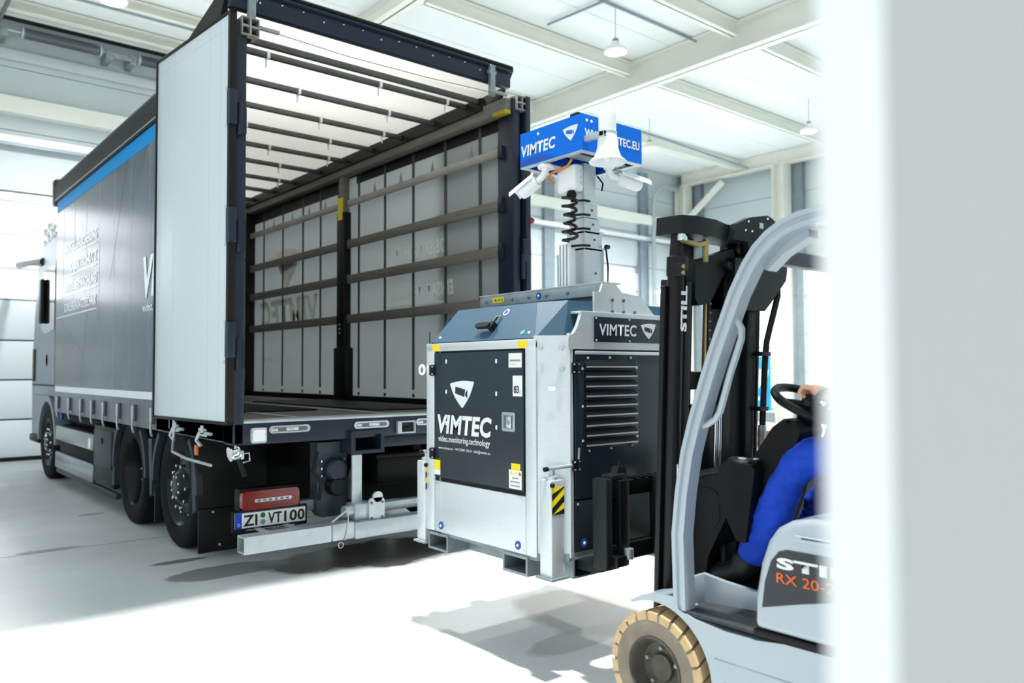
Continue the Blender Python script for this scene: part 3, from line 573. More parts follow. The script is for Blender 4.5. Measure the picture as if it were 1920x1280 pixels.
sb = tp('switch_box', MB().frame([(3.25, YR-.035, .905), (3.41, YR-.035, .905), (3.41, YR-.035, 1.0), (3.25, YR-.035, 1.0)], [(3.285, YR-.035, .915), (3.40, YR-.035, .915), (3.40, YR-.035, .99), (3.285, YR-.035, .99)], (0, .03, 0)), mGalv, False); part('switch', MB().cbox(3.30, 3.38, YR-.03, YR-.005, .92, .955, .005), mBlack, sb)
tp('lower_crossbeam', MB().cbox(3.15, XR-.1, YR+.06, YR+.2, .80, .885, .01), mNavy)
# underbody
tp('chassis_rail', MB().cbox(2.72, 2.80, 5.75, 13.0, .62, .90, .01), mDark); tp('chassis_rail', MB().cbox(3.72, 3.80, 5.75, 13.0, .62, .90, .01), mDark)
tp('underfloor', MB().box(XL+.08, XR-.08, 5.45, 11.2, .90, .99), mDark, False)
tp('rear_underbody_panel', MB().box(2.5, 4.45, 6.1, 6.14, .25, .9), mDark, False)
tp('storage_box', MB().cbox(3.35, 4.15, 5.72, 6.05, .44, .70, .05), mBlack); tp('storage_box_lip', MB().cbox(3.33, 4.17, 5.70, 6.06, .66, .705, .015), mBlack)
tp('axle_beam', MB().cyl((2.2, 6.53, .475), (4.3, 6.53, .475), .07, 12), mDark); tp('axle_beam', MB().cyl((2.2, 7.83, .475), (4.3, 7.83, .475), .08, 12), mDark); tp('axle_beam', MB().cyl((2.2, 11.87, .475), (4.3, 11.87, .475), .06, 12), mDark)
tp('notice_plate', MB().cbox(3.33, 3.39, 6.08, 6.10, .58, .66, .003), mGalvD); tp('notice_plate', MB().cbox(3.42, 3.45, 6.08, 6.10, .80, .86, .003), mGalvD)
# underride guard
ub = tp('underride_bar', MB().frame([(2.0, 5.10, .192), (2.0, 5.22, .192), (2.0, 5.22, .305), (2.0, 5.10, .305)], [(2.0, 5.112, .204), (2.0, 5.208, .204), (2.0, 5.208, .293), (2.0, 5.112, .293)], (.62, 0, 0)), mGalv, False)
part('inner_bar', MB().cbox(2.3, 4.2, 5.104, 5.216, .196, .301, .008), mGalvD, ub)
part('bar_section', MB().cbox(2.63, 2.80, 5.095, 5.225, .190, .310, .01), mGalv, ub); part('bar_section', MB().cbox(2.81, 4.52, 5.10, 5.22, .180, .300, .01), mGalv, ub)
part('lock_pin', MB().tube([(2.62, 5.09, .33), (2.72, 5.07, .40), (2.74, 5.07, .42)], .008, 6), mGalv, ub); part('pin_ring', MB().tube([(2.69+.02*math.cos(a), 5.09, .16+.02*math.sin(a)) for a in [i*math.pi/5 for i in range(10)]], .004, 5, closed=True), mGalv, ub); part('chain', MB().tube([(2.74, 5.08, .40), (2.745, 5.085, .28), (2.72, 5.09, .19)], .004, 5), mGalv, ub)
tp('secondary_bar', MB().cbox(2.95, 4.45, 5.30, 5.38, .315, .385, .008), mGalv); tp('secondary_bar', MB().cbox(2.55, 2.85, 5.46, 5.54, .36, .44, .008), mGreySteel)
br = tp('guard_bracket', MB().prism([(2.93, 5.26, .42), (2.93, 5.26, .76), (2.93, 5.32, .76), (2.93, 5.45, .58), (2.93, 5.45, .42)], (.02, 0, 0)).cbox(2.86, 2.94, 5.24, 5.26, .41, .77, .004), mGalv, False)
part('bracket_tube', MB().cyl((2.78, 5.22, .365), (2.98, 5.22, .365), .045, 16), mGalv, br); part('bracket_block', MB().cbox(2.84, 3.0, 5.16, 5.3, .30, .42, .01), mGalv, br)
cp = part('clamp_plate', MB().prism(onplane(rrect(.13, .17, .03), (3.01, 5.14, .37), (1, 0, 0), (0, 0, 1)), (0, .02, 0)), mGalv, br); part('clamp_ear', MB().lathe([(.001, 0), (.04, 0), (.04, .02), (.001, .02)], (3.02, 5.14, .46), (0, 1, 0), 16), mGalv, br)
for a, b in ((-.045, -.06), (.045, -.06), (-.045, .05), (.045, .05)): part('clamp_bolt', MB().sph((3.01+a, 5.137, .37+b), .010, 4), mSteelDark, br)
pv = tp('lift_pivot', MB().prism([(2.66, 5.40, .36), (2.66, 5.40, .86), (2.90, 5.40, .86), (2.90, 5.40, .36), (2.86, 5.40, .31), (2.70, 5.40, .31)], (0, .12, 0)), mPivot)
part('pivot_motor', MB().lathe([(.001, -.06), (.07, -.06), (.085, -.04), (.085, .02), (.001, .02)], (2.78, 5.36, .66), (0, 1, 0), 20), mNavy, pv); part('pivot_motor', MB().lathe([(.001, -.06), (.06, -.06), (.07, -.04), (.07, .02), (.001, .02)], (2.78, 5.36, .54), (0, 1, 0), 20), mBlack, pv)
for k in range(4): part('pivot_bolt', MB().sph((2.87, 5.39, .56+.055*k), .012, 4), mChrome, pv); part('pivot_bolt', MB().sph((2.69, 5.39, .56+.055*k), .012, 4), mChrome, pv)
part('hydraulic_hose', MB().tube([(2.64, 5.36, .80), (2.60, 5.34, .66), (2.66, 5.33, .58), (2.64, 5.33, .45)], .014, 7), mBlack, pv)
# tail lamp, number plate
tl = tp('tail_lamp', MB().prism(onplane(rrect(.42, .135, .03), (2.315, 5.46, .485), (1, 0, .0), (0, 0, 1)), (0, -.05, 0)), mRed); part('led_strip', MB().prism(onplane(rrect(.27, .022, .008), (2.33, 5.41, .485), (1, 0, 0), (0, 0, 1)), (0, -.004, 0)), mClear, tl); part('lamp_housing', MB().cbox(2.10, 2.55, 5.46, 5.56, .41, .57, .02), mBlack, tl)
for k in range(6): part('led_cell', MB().box(2.21+.042*k, 2.235+.042*k, 5.404, 5.406, .478, .492), mSteelDark, tl, False)
pp = tp('number_plate', MB().cbox(2.05, 2.57, 5.40, 5.408, .303, .413, .003), mPlateW); part('plate_holder', MB().cbox(2.035, 2.585, 5.408, 5.43, .28, .425, .006), mBlack, pp); part('plate_border', MB().frame([(2.05, 5.4, .303), (2.57, 5.4, .303), (2.57, 5.4, .413), (2.05, 5.4, .413)], [(2.054, 5.4, .307), (2.566, 5.4, .307), (2.566, 5.4, .409), (2.054, 5.4, .409)], (0, -.001, 0)), mPlateK, pp, False)
part('country_band', MB().box(2.052, 2.098, 5.3985, 5.4, .305, .411), mPlateB, pp, False); text('country_letter', 'D', mPlateW, pp, (2.068, 5.398, .323), (1, 0, 0), (0, 0, 1), (0, -1, 0), .02)
for s, x, w in (('ZI', 2.108, .10), ('VT', 2.285, .10), ('100', 2.405, .155)): text('plate_lettering', s, mPlateK, pp, (x, 5.3985, .321), (1, 0, 0), (0, 0, 1), (0, -1, 0), .075, w, bold=.022)
part('seal', MB().cyl((2.248, 5.4, .383), (2.248, 5.398, .383), .019, 16), mGreen, pp); part('seal', MB().cyl((2.248, 5.4, .336), (2.248, 5.398, .336), .019, 16), mGalvD, pp)
text('holder_lettering', 'video.monitoring.technology', mPlateW, pp, (2.13, 5.407, .286), (1, 0, 0), (0, 0, 1), (0, -1, 0), .010, .36)
tp('plate_bracket', MB().cbox(2.19, 2.23, 5.2, 5.42, .285, .30, .003), mGalv); tp('plate_bracket', MB().cbox(2.40, 2.44, 5.2, 5.42, .285, .30, .003), mGalv)
# wheels
tyre_prof = [(.30, -.13), (.33, -.145), (.42, -.15), (.455, -.14), (.472, -.12), (.476, -.06), (.470, -.055), (.476, -.05), (.477, 0), (.476, .05), (.470, .055), (.476, .06), (.472, .12), (.455, .14), (.42, .15), (.33, .145), (.30, .13)]
nutm = MB().lathe([(.001, -.055), (.014, -.05), (.018, -.03), (.018, 0), (.022, .002)], (0, 0, 0), (1, 0, 0), 8).mesh('wheel_nut', mChrome)
def wheel(x, y, left, style):
    s = 1 if left else -1
    w = tp('wheel', MB().lathe([(r, h) for r, h in tyre_prof], (x, y, .477), (s, 0, 0), 48, True), mRubber)
    if style == 'dish':   # deep recessed drive wheel
        rim = part('rim', MB().lathe([(.305, -.135), (.295, -.12), (.27, .05), (.20, .06), (.16, .02), (.13, .015), (.12, -.02), (.001, -.025)], (x, y, .477), (s, 0, 0), 36, False, False), mRim, w); rr, off = .17, .03
    else:
        rim = part('rim', MB().lathe([(.305, -.135), (.292, -.125), (.275, -.08), (.25, -.06), (.22, -.09), (.17, -.10), (.14, -.10), (.11, -.15), (.08, -.165), (.001, -.165)], (x, y, .477), (s, 0, 0), 36, False, False), mRim, w); rr, off = .17, -.09
    if left:
        for k in range(10):
            a = 2*math.pi*k/10; inst('wheel_nut', nutm, (x+s*off, y+rr*math.cos(a), .477+rr*math.sin(a)), w)
        if style != 'dish':
            for k in range(8):
                a = 2*math.pi*(k+.5)/8; inst('hub_cap_nut', nutm, (x+s*-.14, y+.085*math.cos(a), .477+.085*math.sin(a)), w, scale=(.5, .8, .8))
                inst('rim_stud', nutm, (x+s*-.07, y+.235*math.cos(a), .477+.235*math.sin(a)), w, scale=(.4, .8, .8))
    return w
for y, st in ((6.53, 'hub'), (7.83, 'dish'), (11.87, 'hub')):
    wheel(2.16, y, True, st); wheel(4.36, y, False, st)
wheel(2.50, 7.83, False, 'dish')
# fenders, flaps
def arch(y, r, a0, a1, x0=XL+.005, x1=2.52, t=.022):
    pts = [(y+r*math.cos(a), .477+r*math.sin(a)) for a in [math.radians(a0+(a1-a0)*i/20) for i in range(21)]]; q = [(y+(r+t)*math.cos(a), .477+(r+t)*math.sin(a)) for a in [math.radians(a0+(a1-a0)*i/20) for i in range(21)]]
    return MB().prism([(x0, a, b) for a, b in pts+q[::-1]], (x1-x0, 0, 0))
for y in (6.53, 7.83):
    f = tp('mudguard', arch(y, .52, 38, 142, XL+.03), mFender)
    for a0, a1 in ((0, 47), (133, 180)): part('mudguard_lip', arch(y, .515, a0, a1, XL-.008, XL+.04, .05), mFender, f)
g = tp('mudguard_leg', MB().prism([(XL, 6.12, .82), (XL, 6.05, .82), (XL, 6.0, .36), (XL, 6.07, .33)], (.3, 0, 0)), mFender); tp('mudguard_leg', MB().prism([(XL, 7.22, .82), (XL, 7.12, .82), (XL, 7.10, .36), (XL, 7.16, .33)], (.3, 0, 0)), mFender); tp('mudguard_leg', MB().prism([(XL, 8.36, .82), (XL, 8.30, .82), (XL, 8.34, .30), (XL, 8.40, .30)], (.3, 0, 0)), mFender)
tp('mudguard_rear_panel', MB().cbox(2.0, 2.52, 5.985, 6.005, .35, .88, .006), mBlack); mf = tp('mudflap', MB().cbox(1.995, 2.52, 5.965, 5.985, .05, .37, .004), mBlack)
for x in (2.10, 2.33): part('flap_screw', MB().sph((x, 5.963, .345), .010, 4), mGalv, mf); part('flap_screw', MB().sph((x+.05, 5.963, .10), .010, 4), mGalv, mf)
tp('mudflap', MB().cbox(2.0, 2.5, 7.06, 7.08, .12, .40, .004), mBlack); tp('side_marker', MB().cbox(XL-.014, XL+.01, 5.97, 6.01, .77, .85, .008), mOrange)
# tank, tool box, side guard
tk = tp('fuel_tank', MB().cbox(XL+.05, 2.6, 9.34, 11.2, .24, .74, .05), mDark); part('tank_panel', MB().cbox(XL+.01, XL+.06, 9.32, 11.24, .55, .73, .02), mTank, tk); part('tank_panel', MB().cbox(XL+.01, XL+.06, 9.32, 11.24, .21, .41, .02), mTank, tk); part('tank_label', MB().box(XL+.006, XL+.01, 9.36, 9.46, .57, .68), mWhite, tk, False)
bx = tp('tool_box', MB().cbox(XL+.02, 2.5, 8.44, 9.25, .24, .84, .02), mBlack); part('tool_box_lid', MB().cbox(XL+.005, XL+.03, 8.5, 9.2, .42, .80, .01), mFender, bx); part('tool_box_lock', MB().cbox(XL-.006, XL+.006, 8.82, 8.88, .66, .72, .004), mBlack, bx)
tp('side_guard', MB().cbox(XL+.02, XL+.07, 8.35, 11.2, .15, .21, .01), mFender); tp('filler_cap', MB().lathe([(.001, -.03), (.045, -.03), (.05, 0)], (XL+.06, 11.18, .84), (-1, 0, 0), 14), mBlueSt)
tp('air_tank', MB().cyl((XL+.2, 9.4, .83), (XL+.2, 11.1, .83), .09, 14), mDark)
# cab
cabp = [(11.42, .95), (11.42, 3.0), (11.6, 3.16), (12.6, 3.12), (12.95, 2.85), (13.22, 1.75), (13.27, 1.30), (13.22, .42), (12.55, .40), (12.50, .85), (12.2, 1.06), (11.55, 1.06), (11.35, .95)]
cb = MB().prism([(2.05, y, z) for y, z in cabp], (2.42, 0, 0)); cab = tp('cab', cb, mCab)
part('door_window', MB().prism([(2.047, 11.7, 1.95), (2.047, 11.7, 2.78), (2.047, 12.45, 2.78), (2.047, 12.62, 1.98), (2.047, 12.3, 1.90)], (-.004, 0, 0)), mGlassD, cab); part('windscreen', MB().prism([(2.12, 12.99, 2.80), (4.40, 12.99, 2.80), (4.40, 13.22, 1.86), (2.12, 13.22, 1.86)], (0, .012, 0)), mGlassD, cab)
part('door_gap', MB().box(2.044, 2.05, 11.63, 11.64, 1.15, 2.85), mBlack, cab, False); part('side_trim', MB().cbox(2.035, 2.06, 13.02, 13.18, 1.26, 1.72, .01), mBlack, cab); part('door_handle_recess', MB().lathe([(.001, -.012), (.07, -.012), (.08, 0)], (2.05, 12.2, 1.55), (-1, 0, 0), 16), mGlassD, cab); part('cab_step', MB().cbox(2.0, 2.1, 12.5, 13.1, .42, .52, .02), mBlack, cab); part('waist_line', MB().box(2.04, 2.05, 11.5, 13.2, 1.20, 1.225), mBlack, cab, False)
part('wheel_arch', MB().prism([(2.0, 11.87+r*math.cos(a), .477+r*math.sin(a)) for r, rng in ((.53, range(0, 21)), (.60, range(20, -1, -1))) for a in [math.pi*k/20 for k in rng]], (.35, 0, 0)), mCab, cab); part('door_lower', MB().cbox(2.02, 2.06, 11.5, 12.9, 1.08, 1.2, .015), mCab, cab)
part('wing_mirror', MB().cbox(1.985, 2.045, 12.32, 12.46, 2.05, 2.66, .025), mBlack, cab); part('camera_arm', MB().tube([(2.06, 12.55, 2.92), (2.0, 13.3, 2.98), (1.98, 14.1, 3.03)], [.06, .045, .055], 10), mFender, cab); part('sun_visor', MB().cbox(2.1, 4.4, 13.0, 13.12, 2.82, 2.98, .02), mBlack, cab)
for dy, dz in ((12.9, 3.22), (12.62, 3.26), (12.9, 3.38), (12.6, 3.42), (12.35, 3.30)): part('roof_horn', MB().sph((2.16, dy, dz), .07, 8), mChrome, cab)
part('horn_bar', MB().cyl((2.16, 11.9, 3.24), (2.16, 13.0, 3.20), .02, 8), mChrome, cab); part('air_intake', MB().cbox(2.2, 4.3, 11.3, 11.5, 1.0, 2.9, .03), mBlack, cab); part('roof_deflector', MB().prism([(2.2, 11.45, 3.1), (2.2, 11.45, 3.55), (2.2, 11.7, 3.5), (2.2, 12.5, 3.1)], (2.1, 0, 0)), mCab, cab)

# ================================================================== MOBILE SURVEILLANCE GENERATOR UNIT
mAnth = M('anthracite_panel', '1f2c35', 0.36, spec=0.35, coat=0.08, var=0.06, vscale=3)
mLid = M('teal_lid', '3a586c', 0.5, spec=0.3, var=0.05, vscale=2)
mDarkP = M('dark_lower_panel', '20272c', 0.45, spec=0.3); mHazB = M('hazard_black', '14161a', 0.5)
mBlueH = M('head_blue', '0070e0', 0.45, spec=0.2); mBaseG = M('base_galvanised', '8b979c', 0.42, metal=0.5, var=0.2, vscale=8)
mCoil = M('coil_cable', '0a0b0c', 0.4); mOrCable = M('orange_cable', 'd98436', 0.5); mSticker = M('white_sticker', 'f0f2f0', 0.5, var=0.03); mGreenSt = M('green_sticker', '2cc48a', 0.5); mGreyPrint = M('grey_print', '8a9092', 0.6); mRedPrint = M('red_print', 'c8402c', 0.5)
GX0, GX1, GY0, GY1, CH = 2.431, 3.471, 2.62, 3.605, .105
gen = thing('surveillance_tower_unit', (2.95, 3.1, .44), 'grey generator box with blue camera mast head, lifted on the forks', 'generator')
def gp(name, mb, mat, parent=None, smooth=True, ang=35): return part(name, mb, mat, parent or gen, smooth, ang)
def octo(i, z, cx=None): # chamfered plan inset by i
    x0, x1, y0, y1, c = GX0+i, GX1-i, GY0+i, GY1-i, CH if cx is None else cx
    return [(x0, y0+c, z), (x0+c, y0, z), (x1-c, y0, z), (x1, y0+c, z), (x1, y1-c, z), (x1-c, y1, z), (x0+c, y1, z), (x0, y1-c, z)]
body = gp('housing', MB().prism(octo(.02, .53), (0, 0, 1.0)), mAlu)
# base with fork pockets
for y0, y1 in ((2.785, 2.965), (3.42, 3.60)):
    gp('fork_pocket', MB().frame([(GX0-.004, y0, .432), (GX0-.004, y1, .432), (GX0-.004, y1, .522), (GX0-.004, y0, .522)], [(GX0-.004, y0+.012, .444), (GX0-.004, y1-.012, .444), (GX0-.004, y1-.012, .510), (GX0-.004, y0+.012, .510)], (GX1-GX0+.008, 0, 0)), mBaseG, None, False)
for x0, x1 in ((2.56, 2.72), (3.18, 3.34)):
    for ya, yb in ((GY0-.004, 2.783), (2.967, 3.418)):
        gp('fork_pocket', MB().frame([(x0, ya, .434), (x1, ya, .434), (x1, ya, .528), (x0, ya, .528)], [(x0+.008, ya, .440), (x1-.008, ya, .440), (x1-.008, ya, .520), (x0+.008, ya, .520)], (0, yb-ya, 0)), mBaseG, None, False)
gp('base_skirt', MB().prism(octo(.004, .515), (0, 0, .035)), mBaseG)
# left face: aluminium frame strips, door, lower panel
xf_ = GX0
gp('frame_strip', MB().cbox(xf_, xf_+.025, GY0+CH, 2.800, .53, 1.525, .004), mAlu); gp('frame_strip', MB().cbox(xf_, xf_+.025, 3.55, GY1+.02, .53, 1.525, .004), mAlu); gp('frame_strip', MB().cbox(xf_-.002, xf_+.025, GY0+CH, GY1+.02, 1.492, 1.535, .004), mAlu)
lp = gp('lower_panel', MB().cbox(xf_+.002, xf_+.02, 2.803, 3.547, .53, .800, .003), mAlu)
gp('door_recess', MB().box(xf_+.012, xf_+.022, 2.80, 3.55, .79, 1.495), mBlack, None, False)
gd = gp('service_door', MB().cbox(xf_-.004, xf_+.014, 2.810, 3.541, .822, 1.483, .004), mAnth)
xd = xf_-.004; D = dict(xd=(0, -1, 0), yd=(0, 0, 1), nrm=(-1, 0, 0))
def sticker(name, mat, y0, y1, z0, z1, parent, t=.001, o=0): return part(name, MB().box(xd-t-o, xd-o, min(y0, y1), max(y0, y1), z0, z1), mat, parent, False)
logo(gd, (xd, 3.292, 1.262), D['xd'], D['yd'], D['nrm'], .178, mRefl, mAnth)
text('door_lettering', 'VIMTEC', mRefl, gd, (xd, 3.510, 1.062), D['xd'], D['yd'], D['nrm'], .092, .465, .15, .040)
text('door_lettering', 'video.monitoring.technology', mRefl, gd, (xd, 3.502, 1.014), D['xd'], D['yd'], D['nrm'], .032, .445, .12, .010)
text('door_lettering', 'www.vimtec.eu · +49 35841 236-0 · info@vimtec.eu', mRefl, gd, (xd, 3.502, .974), D['xd'], D['yd'], D['nrm'], .014, .445, 0, .004)
for y, z in ((3.431, 1.437), (3.431, 1.277), (3.431, 1.112), (3.009, 1.434), (3.009, 1.275), (3.009, 1.111)): part('slot_rivet', MB().prism(onplane(rrect(.011, .022, .005), (xd, y, z), (0, 1, 0), (0, 0, 1)), (-.002, 0, 0)), mWhite, gd)
w1 = sticker('white_label', mSticker, 2.914, 2.818, 1.402, 1.471, gd); sticker('label_print', mGreyPrint, 2.905, 2.827, 1.432, 1.440, w1, .0004, .001); sticker('label_print', mGreyPrint, 2.895, 2.86, 1.418, 1.420, w1, .0004, .001)
w2 = sticker('number_label', mSticker, 2.884, 2.815, 1.266, 1.364, gd); text('label_number', '83', mPlateK, w2, (xd-.001, 2.874, 1.282), D['xd'], D['yd'], D['nrm'], .034, .036, 0, .02); text('label_number', 'Z', mPlateK, w2, (xd-.001, 2.833, 1.282), D['xd'], D['yd'], D['nrm'], .010)
sticker('yellow_sticker', mYellow, 3.541, 3.487, .862, .912, gd); sticker('white_sticker', mSticker, 3.541, 3.487, .834, .861, gd)
w3 = sticker('yellow_sticker', mYellow, 2.898, 2.832, .918, .948, gd); w4 = sticker('notice_sticker', mSticker, 2.915, 2.822, .828, .917, gd)
for k in range(3): part('warning_mark', MB().prism([(xd-.001, 2.905-.03*k, .895), (xd-.001, 2.883-.03*k, .895), (xd-.001, 2.894-.03*k, .913)], (-.0006, 0, 0)), mYellow if k < 2 else mRedPrint, w4, False)
for k in range(3): sticker('label_print', mGreyPrint, 2.903-(.012 if k == 0 else 0), 2.835+(.012 if k == 0 else 0), .876-.018*k, .882-.018*k, w4, .0004, .001)
lt = part('paddle_latch', MB().prism(onplane(rrect(.098, .092, .01), (xd, 2.912, 1.143), (0, 1, 0), (0, 0, 1)), (-.006, 0, 0)), mChrome, gd); part('latch_recess', MB().box(xd-.008, xd-.006, 2.882, 2.945, 1.112, 1.174), mSteelDark, gd, False); part('latch_paddle', MB().cbox(xd-.016, xd-.008, 2.884, 2.920, 1.115, 1.170, .004), mChrome, gd); part('latch_lock', MB().cyl((xd-.02, 2.902, 1.142), (xd-.008, 2.902, 1.142), .012, 12), mGalvD, gd)
for z in (1.391, .944):
    h = gp('hinge', MB().cbox(xf_-.016, xf_+.01, 3.535, 3.58, z-.03, z+.03, .008), mBlack)
    for dz in (-.02, .02): part('hinge_screw', MB().sph((xf_-.016, 3.545, z+dz), .005, 4), mChrome, h)
for y in (3.53, 2.815): part('yellow_sticker', MB().box(xf_-.004, xf_-.002, y-.033, y+.033, 1.495, 1.528), mYellow, body, False)
def roundst(parent, c, n, r, mat, mark):
    o = part('round_sticker', MB().cyl(c, Vector(c)+Vector(n)*.0016, r, 20), mat, parent); c2 = Vector(c)+Vector(n)*.0017
    part('pictogram', MB().sph(c2, r*.34, 6, (1, 1, 1)).xf(Matrix.Identity(4)), mark, o); return o
roundst(lp, (xf_, 3.487, .566), (-1, 0, 0), .020, mBlueSt, mWhite); roundst(lp, (xf_, 2.857, .566), (-1, 0, 0), .020, mBlueSt, mWhite)
for y, z in ((3.535, .78), (3.535, .55), (2.815, .78), (2.815, .55)): part('panel_screw', MB().sph((xf_+.001, y, z), .006, 4), mGalv, lp)
# chamfered corner plate
cp_ = gp('corner_plate', MB().prism([(GX0-.001, GY0+CH+.012, .53), (GX0+CH+.012, GY0-.001, .53), (GX0+CH+.022, GY0+.012, .53), (GX0+.012, GY0+CH+.022, .53)], (0, 0, 1.02)), mAlu, None, False)
nrm_c = Vector((-1, -1, 0)).normalized(); alc = Vector((1, -1, 0)).normalized(); cc = Vector((GX0+CH/2, GY0+CH/2, 0))+nrm_c*.006
for u, z, r in ((-.05, 1.495, .011), (.047, 1.495, .014), (.047, 1.395, .013)): part('cap_bolt', MB().lathe([(.001, .008), (r*.8, .008), (r, .003), (r, 0)], cc+alc*u+Vector((0, 0, z)), nrm_c, 14), mGalv, cp_)
part('oval_tab', MB().prism(onplane(rrect(.008, .045, .0039), cc+alc*-.05+Vector((0, 0, 1.395)), alc, (0, 0, 1)), nrm_c*.012), mChrome, cp_)
part('worn_label', MB().prism(onplane(rrect(.036, .022, .006), cc+alc*.0+Vector((0, 0, 1.305)), alc, (0, 0, 1)), nrm_c*.0012), mSticker, cp_, False)
gp('corner_plate', MB().prism([(GX0-.001, GY1-CH, .53), (GX0+CH, GY1+.001, .53), (GX0+CH, GY1-.01, .53), (GX0+.01, GY1-CH, .53)], (0, 0, 1.0)), mAlu, None, False)
# face towards the forklift: louvred door, lower panel, sign plate
yf_ = GY0
gp('frame_strip', MB().cbox(GX0+CH+.01, 2.570, yf_, yf_+.02, .53, 1.56, .003), mAlu); gp('frame_strip', MB().cbox(3.335, GX1-CH, yf_, yf_+.02, .53, 1.56, .003), mAlu)
gp('door_recess', MB().box(2.568, 3.336, yf_+.004, yf_+.014, .56, 1.487), mBlack, None, False)
ld_ = gp('louvred_door', MB().cbox(2.577, 3.327, yf_-.006, yf_+.006, .795, 1.478, .004), mAnth)
part('door_top_edge', MB().cbox(2.577, 3.327, yf_-.012, yf_-.004, 1.462, 1.478, .003), mAlu, ld_)
lv = part('louvre_panel', MB().cbox(2.610, 3.005, yf_-.012, yf_-.005, 1.02, 1.43, .003), mAnth, ld_)
for k in range(9):
    z = 1.035+.0458*k
    part('louvre', MB().prism([(2.628, yf_-.011, z+.034), (2.628, yf_-.028, z+.006), (2.628, yf_-.028, z), (2.628, yf_-.011, z)], (.358, 0, 0)), mBlack, lv, False)
    part('louvre_lip', MB().box(2.628, 2.986, yf_-.0305, yf_-.028, z-.001, z+.0055), mGalv, lv, False)
for x, z in [(2.655, 1.445), (2.805, 1.447), (2.955, 1.447), (2.66, 1.012), (2.81, 1.015), (2.96, 1.02)]+[(xx, zz) for xx in (2.618, 2.997) for zz in (1.395, 1.22, 1.06)]: part('panel_screw', MB().sph((x, yf_-.013, z), .0065, 4), mGalv, lv)
dp = gp('lower_panel', MB().cbox(2.577, 3.327, yf_-.004, yf_+.008, .558, .785, .003), mDarkP); roundst(dp, (2.629, yf_-.004, .588), (0, -1, 0), .020, mBlueSt, mWhite)
for x in (2.59, 2.75, 3.2): part('panel_screw', MB().sph((x, yf_-.005, .77), .006, 4), mGalv, dp)
for z in (1.398, .95):
    h = gp('hinge', MB().cbox(2.555, 2.598, yf_-.018, yf_, z-.028, z+.028, .007), mBlack)
    for dz in (-.018, .018):
        for x in (2.562, 2.592): part('hinge_screw', MB().sph((x, yf_-.018, z+dz), .0045, 4), mChrome, h)
cv = [(2.538, 1.535)]+[(2.542+.085*t, 1.55+.113*(t**2.2)) for t in [i/8 for i in range(9)]]+[(3.275, 1.663), (3.36, 1.55), (3.364, 1.487), (2.538, 1.487)]
up_ = gp('upper_plate', MB().prism([(x, yf_-.003, z) for x, z in cv], (0, .02, 0)), mAlu); gp('upper_plate_flange', MB().cbox(2.62, 3.28, yf_-.002, yf_+.10, 1.655, 1.667, .003), mAlu)
sp_ = gp('sign_plate', MB().cbox(2.705, 3.197, yf_-.010, yf_-.003, 1.522, 1.643, .004), mAnth)
text('sign_lettering', 'VIMTEC', mRefl, sp_, (2.735, yf_-.010, 1.556), (1, 0, 0), (0, 0, 1), (0, -1, 0), .054, .265, .05, .022)
logo(sp_, (3.092, yf_-.010, 1.580), (1, 0, 0), (0, 0, 1), (0, -1, 0), .098, mRefl, mAnth)
for x in (2.715, 2.95, 3.187):
    for z in (1.530, 1.635): part('sign_screw', MB().sph((x, yf_-.011, z), .0055, 4), mGalv, sp_)
gs = [(2.725, 1.665), (2.725, 1.765), (2.765, 1.765), (2.785, 1.808), (2.875, 1.812), (2.92, 1.772), (3.06, 1.758), (3.165, 1.665)]
gu = gp('mast_gusset', MB().prism([(x, yf_+.010, z) for x, z in gs], (0, .012, 0)), mAlu)
part('slot', MB().box(2.838, 3.02, yf_+.008, yf_+.0102, 1.660, 1.664), mBlack, gu, False)
for x, z in ((2.847, 1.73), (2.929, 1.731), (2.847, 1.672), (2.928, 1.672), (3.011, 1.674)): part('gusset_bolt', MB().lathe([(.001, .007), (.008, .006), (.0095, 0)], (x, yf_+.010, z), (0, -1, 0), 10), mSteelDark, gu)
# lid
lo = [(2.437, 2.735, 1.538), (2.55, 2.66, 1.538), (3.36, 2.66, 1.538), (3.465, 2.735, 1.538), (3.465, 3.585, 1.538), (2.437, 3.585, 1.538)]
hi = [(2.585, 2.88, 1.722), (2.62, 2.70, 1.722), (3.30, 2.70, 1.722), (3.32, 2.88, 1.722), (3.32, 3.535, 1.722), (2.585, 3.535, 1.722)]
lid = gp('lid', MB().add(lo+hi, [(5, 4, 3, 2, 1, 0), (6, 7, 8, 9, 10, 11)]+[(i, (i+1) % 6, (i+1) % 6+6, i+6) for i in range(6)]), mLid, None, False)
gp('lid_seal', MB().prism([(x, y, 1.528) for x, y, _ in lo], (0, 0, .012)), mBlack)
sl = Vector((.148, 0, .184)).normalized(); sn = Vector((-.184, 0, .148)).normalized(); yv = Vector((0, -1, 0))
def onlid(y, u): return Vector((2.437, y, 1.538))+sl*u+sn*.001
lk = part('lid_latch', MB().frame(onplane([(-.02, -.035), (.02, -.035), (.02, .035), (-.02, .035)], onlid(3.11, .12), yv, sl), onplane([(-.013, -.028), (.013, -.028), (.013, .028), (-.013, .028)], onlid(3.11, .12), yv, sl), sn*.012), mChrome, lid, False)
part('latch_grip', MB().prism(onplane(rrect(.11, .028, .012), onlid(3.155, .075)+sn*.02, yv, sl), sn*.02), mBlack, lid); part('latch_stub', MB().prism(onplane(rrect(.03, .05, .008), onlid(3.10, .08), yv, sl), sn*.03), mBlack, lid)
o = part('round_sticker', MB().cyl(onlid(3.08, .185), onlid(3.08, .185)+sn*.0015, .021, 18), mWhite, lid); part('pictogram', MB().cyl(onlid(3.08, .185)+sn*.0015, onlid(3.08, .185)+sn*.0022, .015, 14), mBlueSt, o)
part('green_sticker', MB().cyl(onlid(2.85, .04), onlid(2.85, .04)+sn*.0015, .014, 16), mGreenSt, lid)
